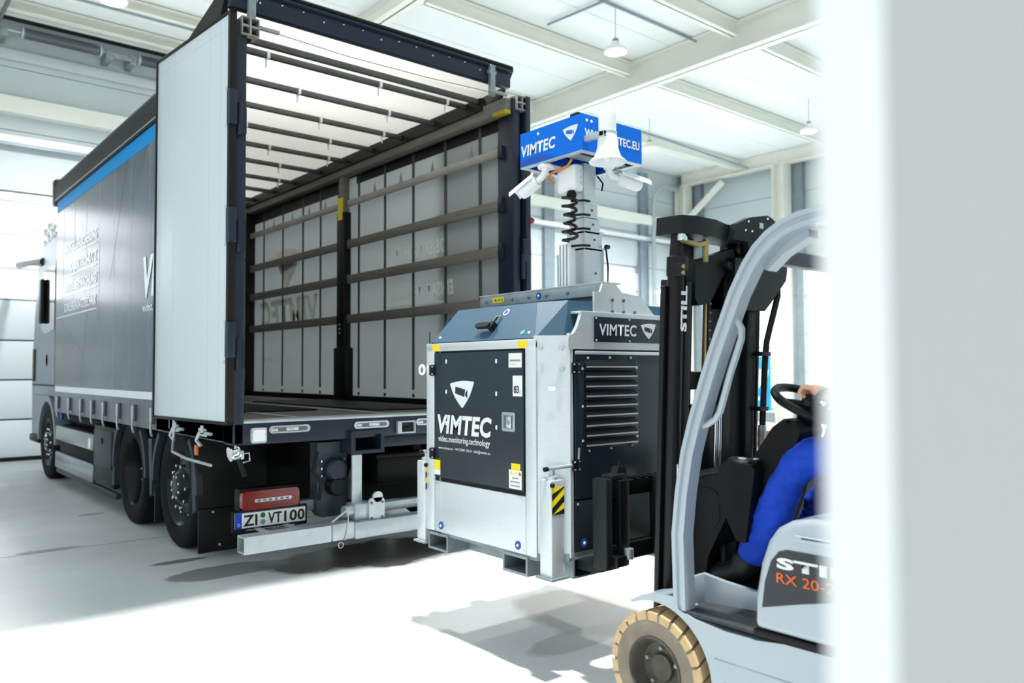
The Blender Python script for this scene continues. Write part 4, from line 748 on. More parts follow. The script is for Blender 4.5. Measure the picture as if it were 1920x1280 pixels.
for y in (3.53, 2.80): part('lid_screw', MB().sph(onlid(y, .035), .008, 5), mWhite, lid)
gp('lid_flap', MB().prism([(2.50, 3.62, 1.56), (2.57, 3.62, 1.68), (2.60, 3.62, 1.68), (2.60, 3.60, 1.56)], (0, -.03, 0)), mAnth); gp('antenna', MB().cyl((2.437, 3.60, 1.53), (2.437, 3.60, 1.60), .003, 6), mBlack)
gp('lifting_eye', MB().tube([(2.425, 3.659+.024*math.cos(a), 1.394+.024*math.sin(a)) for a in [i*math.pi/8 for i in range(16)]], .007, 8, closed=True), mWhite)
# mast beam with stickers
mb_ = gp('mast_beam', MB().cbox(2.80, 2.86, 2.64, 3.62, 1.752, 1.815, .004), mGalvD)
part('beam_flange', MB().box(2.795, 2.93, 2.64, 3.62, 1.812, 1.818), mGalv, mb_, False); part('yellow_sticker', MB().box(2.798, 2.80, 3.40, 3.50, 1.770, 1.800), mYellow, mb_, False); text('sticker_print', '! ▲ 45 kg', mPlateK, mb_, (2.798, 3.492, 1.778), (0, -1, 0), (0, 0, 1), (-1, 0, 0), .014, .085)
roundst(mb_, (2.80, 3.11, 1.782), (-1, 0, 0), .020, mBlueSt, mWhite)
for y in (3.56, 3.33, 3.19, 3.05, 2.89, 2.66): part('beam_bolt', MB().lathe([(.001, .008), (.008, .006), (.010, 0)], (2.80, y, 1.780), (-1, 0, 0), 10), mSteelDark, mb_)
gp('mast_cradle', MB().cbox(2.9, 3.25, 2.80, 3.25, 1.72, 1.765, .006), mGalvD)
# telescopic mast
secs = [(.152, 1.74, 2.05), (.136, 2.03, 2.14), (.120, 2.12, 2.215), (.104, 2.20, 2.29), (.092, 2.28, 2.50)]
mx0, my0 = 3.0, 2.965
for i, (s, z0, z1) in enumerate(secs):
    m_ = gp('mast_section', MB().cbox(mx0, mx0+s, my0, my0+s, z0, z1, .004), mAlu)
    if i < 4: part('mast_collar', MB().cbox(mx0-.012, mx0+s+.008, my0-.008, my0+s+.02, z1-.008, z1, .002), mAlu, m_); part('collar_clip', MB().tube([(mx0-.08, my0+.02, z1-.006), (mx0-.02, my0-.012, z1+.002), (mx0+.03, my0-.012, z1+.004)], .006, 6), mBlack, m_); part('guide_bolt', MB().sph((mx0+s*.55, my0-.002, z0+(z1-z0)*.55), .007, 4), mSteelDark, m_)
gp('mast_bolt', MB().cyl((mx0+.15, my0-.012, 2.06), (mx0+.175, my0-.012, 2.06), .012, 8), mBlack); gp('mast_cable', MB().tube([(3.155, 2.955, 2.05), (3.165, 2.95, 1.95), (3.16, 2.95, 1.80), (3.10, 2.90, 1.78)], .005, 6), mBlack)
cbx = gp('cable_housing', MB().cbox(2.905, 2.955, 2.985, 3.07, 1.75, 2.06, .008), mWhite)
for k in range(3): part('housing_rib', MB().box(2.902, 2.905, 3.0+.025*k, 3.006+.025*k, 1.75, 2.055), mGalvD, cbx, False)
gp('coiled_cable', MB().tube([(2.912+(.034+.006*math.sin(i*.11))*math.cos(i*.42), 2.985+(.034+.006*math.sin(i*.11))*math.sin(i*.42), 2.32-.255*i/84) for i in range(85)], .0085, 7), mCoil)
jb = gp('junction_box', MB().cbox(2.915, 2.985, 2.945, 3.095, 2.335, 2.485, .022), mWhite)
for z in (2.44, 2.41, 2.38): part('box_gland', MB().lathe([(.001, .006), (.010, .006), (.012, 0)], (2.96, 2.945, z), (0, -1, 0), 10), mWall, jb)
gp('cable_boot', MB().lathe([(.022, 0), (.028, .02), (.02, .04)], (2.925, 2.985, 2.30), (0, 0, 1), 12), mBlack)
gp('orange_cable', MB().tube([(2.90, 2.955, 2.50), (2.905, 2.99, 2.475), (2.90, 3.06, 2.46), (2.90, 3.115, 2.455), (2.90, 3.135, 2.43), (2.90, 3.11, 2.405), (2.90, 3.09, 2.40)], .007, 7), mOrCable)
gp('mast_cable', MB().tube([(3.09, 2.955, 2.44), (3.12, 2.94, 2.40), (3.115, 2.945, 2.36)], .005, 6), mBlack)
# blue head
hx0, hx1, hy0, hy1, hz0, hz1 = 2.82, 3.278, 2.80, 3.278, 2.503, 2.690
hb = gp('mast_head', MB().frame([(hx0, hy0, hz0), (hx1, hy0, hz0), (hx1, hy1, hz0), (hx0, hy1, hz0)], [(hx0+.004, hy0+.004, hz0), (hx1-.004, hy0+.004, hz0), (hx1-.004, hy1-.004, hz0), (hx0+.004, hy1-.004, hz0)], (0, 0, hz1-hz0)).box(hx0+.002, hx1-.002, hy0+.002, hy1-.002, hz1-.006, hz1), mBlueH, None, False)
part('head_rim', MB().frame([(hx0, hy0, hz0-.006), (hx1, hy0, hz0-.006), (hx1, hy1, hz0-.006), (hx0, hy1, hz0-.006)], [(hx0+.03, hy0+.03, hz0-.006), (hx1-.03, hy0+.03, hz0-.006), (hx1-.03, hy1-.03, hz0-.006), (hx0+.03, hy1-.03, hz0-.006)], (0, 0, .006)), mGalv, hb, False)
for y in (2.92, 3.16): part('cross_plate', MB().box(hx0+.01, hx1-.01, y-.04, y+.04, hz0+.002, hz0+.008), mGalvD, hb, False)
text('head_lettering', 'VIMTEC', mRefl, hb, (hx0, 3.268, 2.560), (0, -1, 0), (0, 0, 1), (-1, 0, 0), .058, .275, .12, .035)
logo(hb, (hx0, 2.882, 2.603), (0, -1, 0), (0, 0, 1), (-1, 0, 0), .095, mRefl, mBlueH)
text('head_lettering', 'WWW.VIMTEC.EU', mRefl, hb, (hx0+.018, hy0, 2.575), (1, 0, 0), (0, 0, 1), (0, -1, 0), .042, .42, 0, .035)
part('print_facet', MB().prism([(hx0-.001, 3.27, 2.51), (hx0-.001, 3.0, 2.51), (hx0-.001, 3.12, 2.545), (hx0-.001, 3.27, 2.54)], (-.0004, 0, 0)), mBlueSt, hb, False)
for c, n in (((hx0, 3.13, 2.66), (-1, 0, 0)), ((hx0+.035, hy0, 2.66), (0, -1, 0)), ((hx0+.07, hy0, 2.66), (0, -1, 0))): part('head_rivet', MB().lathe([(.001, .005), (.006, .004), (.008, 0)], c, n, 10), mWhite, hb)
part('top_sensor', MB().cbox(2.83, 2.89, 2.84, 2.90, 2.69, 2.712, .008), mBlack, hb)
# horn speaker
hn = gp('horn_speaker', MB().lathe([(.001, .268), (.030, .268), (.041, .255), (.044, .235), (.044, .16), (.043, .14), (.047, .13), (.054, .06), (.068, .02), (.087, .004), (.094, -.002), (.092, -.008), (.080, .0), (.058, .03), (.034, .08), (.001, .09)], (2.885, 2.685, 2.430), (0, 0, 1), 32), mWhite)
part('horn_ring', MB().lathe([(.043, -.004), (.049, -.002), (.049, .002), (.043, .004)], (2.885, 2.685, 2.573), (0, 0, 1), 28, True), mWall, hn); part('horn_phase_plug', MB().sph((2.885, 2.685, 2.445), .02, 8), mWhite, hn); part('horn_bracket', MB().cbox(2.83, 2.86, 2.66, 2.80, 2.545, 2.575, .004).box(2.83, 2.92, 2.66, 2.69, 2.548, 2.572), mGalv, hn)
for k in range(3): part('bracket_screw', MB().sph((2.842+.02*k, 2.66, 2.55), .006, 4), mSteelDark, hn)
# two bullet cameras
def bullet(name, base, dirv, L):
    d = Vector(dirv).normalized(); up0 = Vector((0, 0, 1)); s_ = d.cross(up0).normalized(); u_ = s_.cross(d); B = Vector(base)
    c = gp(name, MB().lathe([(.001, 0), (.030, 0), (.036, .01), (.036, L-.012), (.033, L)], B, d, 24), mWhite)
    part('lens', MB().lathe([(.033, 0), (.030, -.004), (.028, .0), (.001, .0)], B+d*(L+.001), d, 20), mGlassD, c)
    part('sunshield', MB().add([B+d*a+s_*(.046*math.cos(t))+u_*(.008+.042*math.sin(t)) for a in (-.01, L+.055) for t in [math.pi*i/10 for i in range(11)]]+[B+d*a+s_*(.043*math.cos(t))+u_*(.008+.039*math.sin(t)) for a in (-.01, L+.055) for t in [math.pi*i/10 for i in range(11)]], [(i, i+1, 12+i, 11+i) for i in range(10)]+[(22+i, 33+i, 34+i, 23+i) for i in range(10)]+[(i, 22+i, 23+i, i+1) for i in range(10)]+[(11+i, 12+i, 34+i, 33+i) for i in range(10)]+[(0, 11, 33, 22), (10, 32, 43, 21)]), mWhite, c)
    text('camera_lettering', 'IP CAM', mGreyPrint, c, B+d*(L*.35)-u_*.006-s_*.0365 if False else B+d*(L*.3)+s_*.0, d, u_, s_, .001) if False else None
    return c, B, d
ca, B, d = bullet('surveillance_camera', (2.845, 3.165, 2.415), (-.12, .86, -.40), .125)
part('camera_mount', MB().tube([B, (2.845, 3.12, 2.435), (2.85, 3.105, 2.46), (2.85, 3.105, 2.50)], [.016, .018, .02, .02], 10), mWhite, ca); part('mount_base', MB().lathe([(.045, 0), (.05, .012), (.03, .03)], (2.86, 3.11, 2.472), (0, 0, 1), 18), mWhite, ca); part('mount_screw', MB().sph((2.835, 3.12, 2.44), .006, 4), mSteelDark, ca)
cb2, B, d = bullet('surveillance_camera', (3.155, 2.86, 2.418), (.94, -.06, -.10), .155)
part('camera_mount', MB().tube([B, (3.11, 2.865, 2.425), (3.095, 2.87, 2.45), (3.095, 2.87, 2.50)], [.016, .018, .02, .02], 10), mWhite, cb2); part('mount_base', MB().lathe([(.03, 0), (.035, .02), (.045, .035)], (3.095, 2.87, 2.462), (0, 0, 1), 18), mWhite, cb2)
# corner jacks
def jack(x, y, sx, sy, hazard):
    j = gp('corner_jack', MB().cbox(x-.04, x+.04, y-.04, y+.04, .462, .895, .006), mAlu)
    part('jack_cap', MB().lathe([(.03, .0), (.03, .015), (.014, .02), (.012, .05)], (x, y, .895), (0, 0, 1), 14), mGalv, j); part('jack_foot', MB().cbox(x-.055, x+.055, y-.055, y+.055, .452, .464, .003), mGalvD, j); part('grip_knob', MB().sph((x-.036*sx, y-.042*sy, .875), .012, 6), mBlack, j)
    part('jack_crank', MB().tube([(x-.04, y-.01, .945), (x+.12*sx, y-.02, .950), (x+.145*sx, y-.02, .965), (x+.15*sx, y-.02, 1.03)], .009, 8), mGalv, j); part('crank_grip', MB().cyl((x-.055, y-.009, .944), (x-.035, y-.01, .945), .011, 8), mBlack, j)
    if hazard:
        hy = y-.0405; lab = part('hazard_label', MB().box(x-.038, x+.038, hy-.0008, hy, .742, .866), mYellow, j, False)
        for k in (-1, 0, 1, 2):
            zb = .742+.062*k; q = [(x-.038, zb), (x+.038, zb+.056), (x+.038, zb+.087), (x-.038, zb+.031)]
            q = [(a, min(max(b, .742), .866)) for a, b in q]
            if q[1][1]-q[2][1] or q[0][1]-q[3][1]: part('hazard_stripe', MB().prism([(a, hy-.0008, b) for a, b in q], (0, -.0006, 0)), mHazB, j, False)
    return j
jack(2.450, 2.640, 1, 1, True); jack(3.452, 2.640, -1, 1, False); jack(2.462, 3.665, 1, 1, True); jack(3.452, 3.665, -1, 1, False)

# ================================================================== FORKLIFT
mSilver = M('forklift_silver', 'b4bfc8', 0.36, metal=0.25, coat=0.25, var=0.03, vscale=3)
mMast = M('mast_black', '07080a', 0.38, spec=0.35); mMastG = M('mast_graphite', '14181c', 0.5, spec=0.3); mDash = M('dash_black', '0b0c0e', 0.55, spec=0.25)
mDecal = M('decal_anthracite', '272d34', 0.35); mOrTxt = M('orange_print', 'f06a20', 0.5); mTan = M('tan_tyre', 'd8b98c', 0.7, var=0.15, vscale=12, bump=0.05); mTanD = M('tan_sidewall', '8d8272', 0.75, var=0.2, vscale=15); mRimF = M('dusty_rim', '57524b', 0.55, metal=0.3, var=0.3, vscale=25)
mMat = M('step_mat', '3a3e42', 0.75, var=0.35, vscale=60, bump=0.2, bscale=180); mDkGrey = M('beam_grey', '565b60', 0.4, metal=0.2); mBrass = M('brass_fitting', 'b9a46a', 0.35, metal=0.8); mGlassG = glass('roof_glass', 'cfeadf', 0.28)
fl = thing('forklift', (3.0, 1.2, 0), 'silver electric forklift with black mast and tan tyres', 'forklift')
def fp(name, mb, mat, parent=None, smooth=True, ang=35): return part(name, mb, mat, parent or fl, smooth, ang)
FC = 3.0; WY, WR = 2.035, .221
# side skins with wheel arch
arcp = [(WY+.262*math.cos(math.radians(a)), WR+.262*math.sin(math.radians(a))) for a in range(64, 206, 6)]
sidep = [(2.165, .462), (2.10, .497), (2.02, .517), (1.945, .522), (1.925, .478), (1.85, .458), (1.72, .444), (1.60, .446), (1.48, .462), (.35, .475), (.22, .40), (.22, .12)]+[(1.79, .10)]+arcp[::-1]
for xa, nm in ((2.435, 'side_skin'), (3.445, 'side_skin')):
    s = fp(nm, MB().prism([(xa, y, z) for y, z in sidep], (.12, 0, 0)), mSilver)
    part('crease', MB().box(xa-.0015 if xa < 3 else xa+.1195, xa if xa < 3 else xa+.1215, .4, 1.76, .338, .342), mGalvD, s, False); part('crease', MB().box(xa-.0015 if xa < 3 else xa+.1195, xa if xa < 3 else xa+.1215, .4, 1.72, .262, .266), mGalvD, s, False)
fp('chassis', MB().cbox(2.555, 3.445, .25, 1.80, .10, .46, .01), mMastG); fp('axle', MB().cyl((2.6, WY, WR), (3.4, WY, WR), .06, 12), mMast); fp('axle_housing', MB().cbox(2.62, 3.38, 1.80, 2.10, .14, .455, .02), mMast)
# step, risers, floor
fp('step_mat', MB().cbox(2.445, 2.70, 1.52, 1.935, .462, .476, .004), mMat); fp('step_edge', MB().cbox(2.437, 2.47, 1.3, 1.60, .462, .488, .006), mBlack)
fp('step_riser', MB().add([(2.600, 1.935, .476), (2.70, 1.50, .476), (2.70, 1.50, .53), (2.647, 1.73, .548), (2.620, 1.85, .566), (2.600, 1.935, .585), (2.625, 1.94, .476), (2.725, 1.505, .476), (2.725, 1.505, .53), (2.672, 1.735, .548), (2.645, 1.855, .566), (2.625, 1.94, .585)], [(0, 1, 2, 3, 4, 5), (11, 10, 9, 8, 7, 6)]+[(k, (k+1) % 6, (k+1) % 6+6, k+6) for k in range(6)]), mSilver); fp('front_riser', MB().cbox(2.445, 2.61, 1.925, 1.945, .47, .585, .006), mSilver)
fp('footwell_mat', MB().cbox(2.685, 3.42, 1.40, 2.06, .500, .518, .004), mBlack); fp('footwell_tub', MB().cbox(2.685, 3.42, 1.40, 2.10, .44, .500, .004), mMastG)
# hood with printed panel
hp = [(1.592, .492), (1.588, .60), (1.565, .72), (1.535, .80), (1.50, .848), (1.45, .878), (1.38, .895), (.35, .905), (.25, .88), (.25, .50), (1.40, .492)]
hood = fp('battery_hood', MB().prism([(2.432, y, z) for y, z in hp], (1.136, 0, 0)), mSilver)
bev = hood.modifiers.new('edge_bevel', 'BEVEL'); bev.width = .022; bev.segments = 3; bev.limit_method = 'ANGLE'; bev.angle_limit = math.radians(50)
pn = part('printed_panel', MB().prism([(2.4305, y, z) for y, z in [(1.557, .570), (1.545, .66), (1.520, .735), (1.49, .772), (1.46, .782), (.5, .785), (.5, .66), (1.25, .652), (1.40, .615)]], (-.0015, 0, 0)), mDecal, hood, False)
text('hood_lettering', 'STILL', mWhite, pn, (2.4285, 1.497, .718), (0, -1, 0), (0, 0, 1), (-1, 0, 0), .034, .325, 0, .045)
text('hood_lettering', 'RX 20-20', mOrTxt, pn, (2.4285, 1.499, .668), (0, -1, 0), (0, 0, 1), (-1, 0, 0), .034, .235, 0, .008)
part('hood_grip', MB().cbox(2.418, 2.436, 1.28, 1.43, .815, .838, .008), mSilver, hood); part('grip_slot', MB().box(2.4165, 2.419, 1.30, 1.40, .829, .833), mBlack, hood, False)
fp('counterweight', MB().cbox(2.47, 3.53, .05, .30, .14, .93, .05), mSilver)
# wheels
lug_o = MB()
def fwheel(x, left):
    s = -1 if left else 1
    w = fp('drive_wheel', MB().lathe([(.125, -.085), (.14, -.088), (.165, -.090), (.195, -.088), (.212, -.08), (.214, 0), (.212, .08), (.195, .088), (.14, .088), (.125, .085)], (x, WY, WR), (1, 0, 0), 48, True), mTanD)
    n = 22
    for k in range(n):
        a0 = 2*math.pi*k/n; da = 2*math.pi/n*.40; mb = MB(); vs = []
        for xx, sh in ((x-.089, .12), (x-.02, 0), (x+.089, .12)):
            for a, r in ((a0-da+sh, .190), (a0-da+sh, .2205), (a0+da+sh, .2205), (a0+da+sh, .190)): vs.append((xx, WY+r*math.cos(a), WR+r*math.sin(a)))
        part('tread_lug', mb.add(vs, [(0, 1, 2, 3), (8, 11, 10, 9)]+[(i*4+j, i*4+(j+1) % 4, (i+1)*4+(j+1) % 4, (i+1)*4+j) for i in range(2) for j in range(4)]), mTan, w)
    part('rim', MB().lathe([(.128, -.090), (.122, -.094), (.115, -.085), (.108, -.06), (.095, -.035), (.055, -.03), (.05, -.045), (.001, -.045)] if left else [(.128, .090), (.122, .094), (.115, .085), (.108, .06), (.095, .035), (.055, .03), (.05, .045), (.001, .045)], (x, WY, WR), (1, 0, 0), 32, False, False), mRimF, w)
    for k in range(5):
        a = 2*math.pi*k/5+.3; part('wheel_bolt', MB().lathe([(.001, .018), (.008, .016), (.011, 0)], (x+s*.032, WY+.075*math.cos(a), WR+.075*math.sin(a)), (s, 0, 0), 8), mGalvD, w)
fwheel(2.512, True); fwheel(3.488, False)
for x in (2.60, 3.40): fp('steer_wheel', MB().lathe([(.10, -.07), (.17, -.075), (.198, -.06), (.20, 0), (.198, .06), (.17, .075), (.10, .07), (.06, .03), (.001, .03)], (x, .62, .20), (1, 0, 0), 36), mTanD)
# overhead guard
gpth = [(1.918, .478), (1.924, .76), (1.905, .92), (1.877, 1.07), (1.838, 1.20), (1.790, 1.334), (1.750, 1.44), (1.703, 1.55), (1.655, 1.66), (1.60, 1.755), (1.56, 1.807), (1.515, 1.846), (1.46, 1.876), (1.40, 1.893), (1.30, 1.905), (1.0, 1.918), (.62, 1.905), (.50, 1.86), (.43, 1.75), (.38, 1.45), (.34, .90)]
prof = [(-.032, -.028), (.03, -.028), (.03, .028), (-.032, .028), (-.032, .010), (-.022, .004), (-.022, -.006), (-.032, -.012)]
for x, s in ((2.468, 1), (3.532, -1)):
    gpx = fp('guard_pillar', MB().sweep([(u*s, w*s) for u, w in prof], [(x, y, z) for y, z in gpth], (1, 0, 0)), mSilver, None, True, 25)
    part('grab_handle', MB().tube([(x, 1.70, 1.595), (x, 1.672, 1.575), (x, 1.648, 1.535), (x, 1.650, 1.50), (x, 1.70, 1.37), (x, 1.745, 1.235), (x, 1.765, 1.205), (x, 1.80, 1.185), (x, 1.838, 1.172)], .0125, 10), mSilver, gpx)
fp('guard_front_beam', MB().cbox(2.49, 3.51, 1.555, 1.60, 1.770, 1.826, .006), mDkGrey); fp('guard_corner_plate', MB().prism([(2.50, 1.60, 1.76), (2.50, 1.52, 1.82), (2.50, 1.40, 1.87), (2.50, 1.40, 1.84), (2.50, 1.50, 1.79), (2.50, 1.56, 1.74)], (.06, 0, 0)), mSilver)
fp('guard_roof_bar', MB().cbox(2.5, 3.5, 1.36, 1.40, 1.862, 1.90, .006), mSilver); fp('guard_roof_bar', MB().cbox(2.5, 3.5, .62, .66, 1.865, 1.90, .006), mSilver)
for k in range(4): fp('guard_roof_bar', MB().cbox(2.5, 3.5, .78+.15*k, .80+.15*k, 1.875, 1.905, .004), mSilver)
fp('roof_pane', MB().box(2.52, 3.48, .68, 1.54, 1.908, 1.914), mGlassG, None, False); fp('front_pane', MB().prism([(2.53, 1.585, 1.826), (3.47, 1.585, 1.826), (3.47, 1.42, 1.90), (2.53, 1.42, 1.90)], (0, .004, .004)), mGlassG, None, False)
fp('work_lamp', MB().cbox(2.62, 2.72, 1.60, 1.65, 1.80, 1.85, .012), mGreySteel); fp('beam_screw', MB().sph((2.60, 1.553, 1.812), .007, 4), mChrome); fp('beam_screw', MB().sph((2.66, 1.553, 1.812), .007, 4), mChrome)
# mast, leaning back
TILT = Matrix.Translation((0, 2.2, .3)) @ Matrix.Rotation(math.radians(2.4), 4, 'X') @ Matrix.Translation((0, -2.2, -.3))
def mp(name, mb, mat, parent=None, smooth=True): return fp(name, mb.xf(TILT), mat, parent, smooth)
mo = mp('outer_rail', MB().cbox(2.70, 2.745, 2.17, 2.27, .20, 1.78, .006), mMast); mp('outer_rail', MB().cbox(3.185, 3.295, 2.17, 2.25, .20, 1.75, .006), mMast)
mp('rail_flange', MB().cbox(2.578, 2.606, 2.145, 2.17, .20, 1.74, .004), mMast); mp('rail_flange', MB().cbox(2.662, 2.70, 2.10, 2.20, .20, 1.76, .004), mMastG)
mi = mp('inner_rail', MB().cbox(2.75, 2.815, 2.18, 2.26, .25, 1.98, .006), mMast); mp('inner_rail', MB().cbox(3.11, 3.18, 2.18, 2.26, .25, 1.98, .006), mMast)
lc = mp('lift_cylinder', MB().lathe([(.035, .22), (.035, 1.78), (.040, 1.785), (.040, 1.86), (.030, 1.865), (.024, 1.95)], (2.630, 2.130, 0), (0, 0, 1), 20), mMast)
ws = part('warning_sticker', MB().cbox(2.618, 2.655, 2.091, 2.095, .915, 1.005, .001).xf(TILT), mSticker, lc); part('sticker_band', MB().box(2.618, 2.655, 2.0895, 2.091, .990, 1.006).xf(TILT), mRed, lc, False); part('sticker_figure', MB().box(2.628, 2.640, 2.0898, 2.091, .955, .98).xf(TILT), mBlack, lc, False); part('sticker_figure', MB().prism([(2.622, 2.091, .922), (2.65, 2.091, .925), (2.645, 2.091, .945)], (0, -.001, 0)).xf(TILT), mBlack, lc, False)
o = text('mast_lettering', 'STILL', mWhite, lc, (2.656, 2.094, 1.552), (0, 0, 1), (-1, 0, 0), (0, -1, 0), .036, .19, 0, .05)
base = wloc(lc)
for v in o.data.vertices: v.co = (TILT @ (v.co+base))-base
mp('lift_cylinder', MB().lathe([(.030, .32), (.030, 1.78), (.036, 1.785), (.036, 1.86), (.022, 1.95)], (3.215, 2.14, 0), (0, 0, 1), 20), mMast)
hdp = mp('mast_head', MB().prism([(2.605, 2.09, 1.955), (2.66, 2.06, 1.955), (2.80, 2.06, 1.955), (2.93, 2.10, 1.955), (3.345, 2.10, 1.955), (3.345, 2.22, 1.955), (2.605, 2.22, 1.955)], (0, 0, .075)), mMastG)
mp('cylinder_head', MB().cbox(2.602, 2.645, 2.075, 2.12, 1.80, 1.865, .01), mMast); mp('hose_fitting', MB().cbox(2.605, 2.64, 2.08, 2.11, 1.925, 1.955, .006), mChrome); mp('hose_fitting', MB().tube([(2.62, 2.10, 1.93), (2.70, 2.08, 1.915), (2.76, 2.08, 1.93), (2.77, 2.09, 1.95), (2.775, 2.09, 1.85)], .012, 8), mBrass)
vb = mp('valve_block', MB().cbox(2.578, 2.606, 2.06, 2.10, 1.775, 1.83, .006), mMast)
for z in (1.79, 1.815): part('valve_port', MB().cyl((2.588, 2.058, z), (2.588, 2.062, z), .009, 10).xf(TILT), mBrass, vb)
mp('mast_bracket', MB().prism([(2.735, 2.11, 1.86), (2.735, 2.11, 1.70), (2.76, 2.11, 1.665), (2.84, 2.11, 1.68), (2.93, 2.11, 1.80), (3.02, 2.11, 1.90), (3.0, 2.11, 1.93), (2.90, 2.11, 1.90)], (0, .05, 0)), mMastG)
sw = mp('sheave_bracket', MB().prism([(2.93, 2.06, 1.96), (2.95, 2.06, 2.03), (3.05, 2.06, 2.07), (3.19, 2.06, 2.095), (3.23, 2.06, 2.085), (3.34, 2.06, 2.035), (3.20, 2.06, 1.88), (3.12, 2.06, 1.84), (3.06, 2.06, 1.90), (3.04, 2.06, 1.96)], (0, .03, 0)), mMastG)
part('sheave_bracket_fold', MB().cbox(3.13, 3.16, 2.02, 2.06, 1.86, 2.02, .004).xf(TILT @ Matrix.Translation((3.14, 2.04, 1.94)) @ Matrix.Rotation(math.radians(32), 4, 'Y') @ Matrix.Translation((-3.14, -2.04, -1.94))), mMast, sw); part('bracket_slot', MB().box(3.125, 3.155, 2.058, 2.06, 2.03, 2.055).xf(TILT), mGalv, sw, False)
for x, z in ((3.04, 2.05), (3.19, 2.08), (3.31, 2.03), (3.02, 2.01), (3.07, 2.01), (3.12, 1.975)): part('bracket_bolt', MB().sph((x, 2.059, z), .006, 4).xf(TILT), mChrome, sw)
mp('hose_reel', MB().lathe([(.05, 0), (.055, .01), (.03, .02), (.03, .05), (.055, .06)], (3.07, 2.09, 1.93), (0, 1, 0), 20), mMast); mp('mast_link', MB().prism([(2.92, 2.08, 1.84), (2.92, 2.08, 1.865), (3.10, 2.08, 1.845), (3.10, 2.08, 1.80)], (0, .04, 0)), mMastG)
mp('lift_chain', MB().cbox(2.845, 2.865, 2.12, 2.135, 1.24, 1.72, .003), mMast)
for k in range(12): mp('chain_pin', MB().sph((2.855, 2.118, 1.26+.038*k), .005, 4), mGalvD)
mp('chain_guide', MB().cbox(2.822, 2.836, 2.12, 2.135, 1.24, 1.72, .002), mBrass)
mp('inner_mast_frame', MB().cbox(2.80, 2.96, 2.13, 2.20, .85, 1.24, .01), mMast); mp('inner_mast_frame', MB().cbox(2.96, 3.10, 2.15, 2.25, .40, 1.10, .01), mMastG)
for x in (2.885, 2.915): mp('piston_rod', MB().cyl((x, 2.10, .90), (x, 2.10, 1.20), .009, 12), mChrome)
mp('centre_cylinder', MB().cyl((2.90, 2.11, .40), (2.90, 2.11, .92), .03, 16), mMast); mp('mast_tube', MB().cbox(2.96, 3.03, 2.12, 2.20, .30, 1.84, .006), mMast); mp('mast_tube', MB().cbox(3.035, 3.13, 2.13, 2.20, .30, 1.84, .006), mMastG); mp('mast_tube', MB().cbox(3.115, 3.18, 2.10, 2.18, .30, 1.80, .006), mMast)
tb_ = mp('mast_top_box', MB().prism([(2.96, 2.07, 1.885), (3.38, 2.07, 1.885), (3.38, 2.07, 1.85), (3.37, 2.07, 1.81), (3.25, 2.07, 1.70), (3.20, 2.07, 1.66), (2.96, 2.07, 1.66)], (0, .12, 0)), mMast)
mp('lift_hose', MB().tube([(3.33, 2.09, 1.80), (3.32, 2.08, 1.74), (3.235, 2.08, 1.52), (3.225, 2.08, 1.42), (3.215, 2.08, 1.10), (3.21, 2.08, .80)], .014, 8), mBlack); mp('hose_bracket', MB().cbox(3.17, 3.245, 2.06, 2.10, 1.455, 1.475, .004), mMast); mp('hose_bracket', MB().cbox(3.17, 3.235, 2.06, 2.10, 1.205, 1.225, .004), mMast); mp('hose_coupling', MB().lathe([(.016, 0), (.019, .02), (.016, .04), (.019, .05), (.019, .10)], (3.214, 2.08, 1.04), (0, 0, 1), 12), mGalv)
mp('mast_crossbar', MB().cbox(2.70, 3.29, 2.20, 2.26, .34, .44, .008), mMast); mp('mast_crossbar', MB().cbox(2.72, 3.28, 2.21, 2.27, 1.30, 1.38, .008), mMast)
# carriage and forks
ct = fp('fork_carriage', MB().cbox(2.56, 3.44, 2.40, 2.455, .825, .895, .006), mMast); fp('carriage_bar', MB().cbox(2.56, 3.44, 2.40, 2.455, .540, .615, .006), mMast)
fp('carriage_side', MB().cbox(2.535, 2.575, 2.385, 2.47, .515, .912, .006), mMastG); fp('carriage_side', MB().cbox(3.425, 3.465, 2.385, 2.47, .515, .912, .006), mMastG); fp('carriage_upright', MB().cbox(2.62, 2.68, 2.38, 2.44, .54, .90, .006), mMast); fp('carriage_upright', MB().cbox(2.86, 2.92, 2.38, 2.42, .54, .90, .006), mMast); fp('carriage_upright', MB().cbox(3.32, 3.38, 2.38, 2.44, .54, .90, .006), mMast); fp('carriage_roller', MB().cyl((2.66, 2.37, .555), (2.66, 2.37, .60), .022, 14), mGalvD)
for k in range(5): part('carriage_notch', MB().cbox(2.74+.05*k, 2.765+.05*k, 2.40, 2.455, .893, .903, .002), mMast, ct)
fp('side_shift_guide', MB().cbox(2.575, 2.66, 2.36, 2.44, .525, .575, .012), mMast)
for x in (2.64, 3.26):
    f = fp('fork', MB().prism([(x-.055, 2.46, .880), (x-.055, 2.50, .880), (x-.055, 2.505, .5195), (x-.055, 3.30, .5195), (x-.055, 3.38, .505), (x-.055, 3.38, .497), (x-.055, 3.30, .482), (x-.055, 2.50, .478), (x-.055, 2.46, .49)], (.11, 0, 0)), mMastG)
    part('fork_hook', MB().cbox(x-.05, x+.05, 2.40, 2.47, .895, .925, .008), mMastG, f); part('fork_pin', MB().cyl((x+.04, 2.44, .92), (x+.04, 2.44, .975), .010, 10), mMast, f); part('pin_block', MB().prism([(x, 2.42, .92), (x+.07, 2.42, .92), (x+.055, 2.42, .955), (x+.015, 2.42, .955)], (0, .04, 0)), mMastG, f)
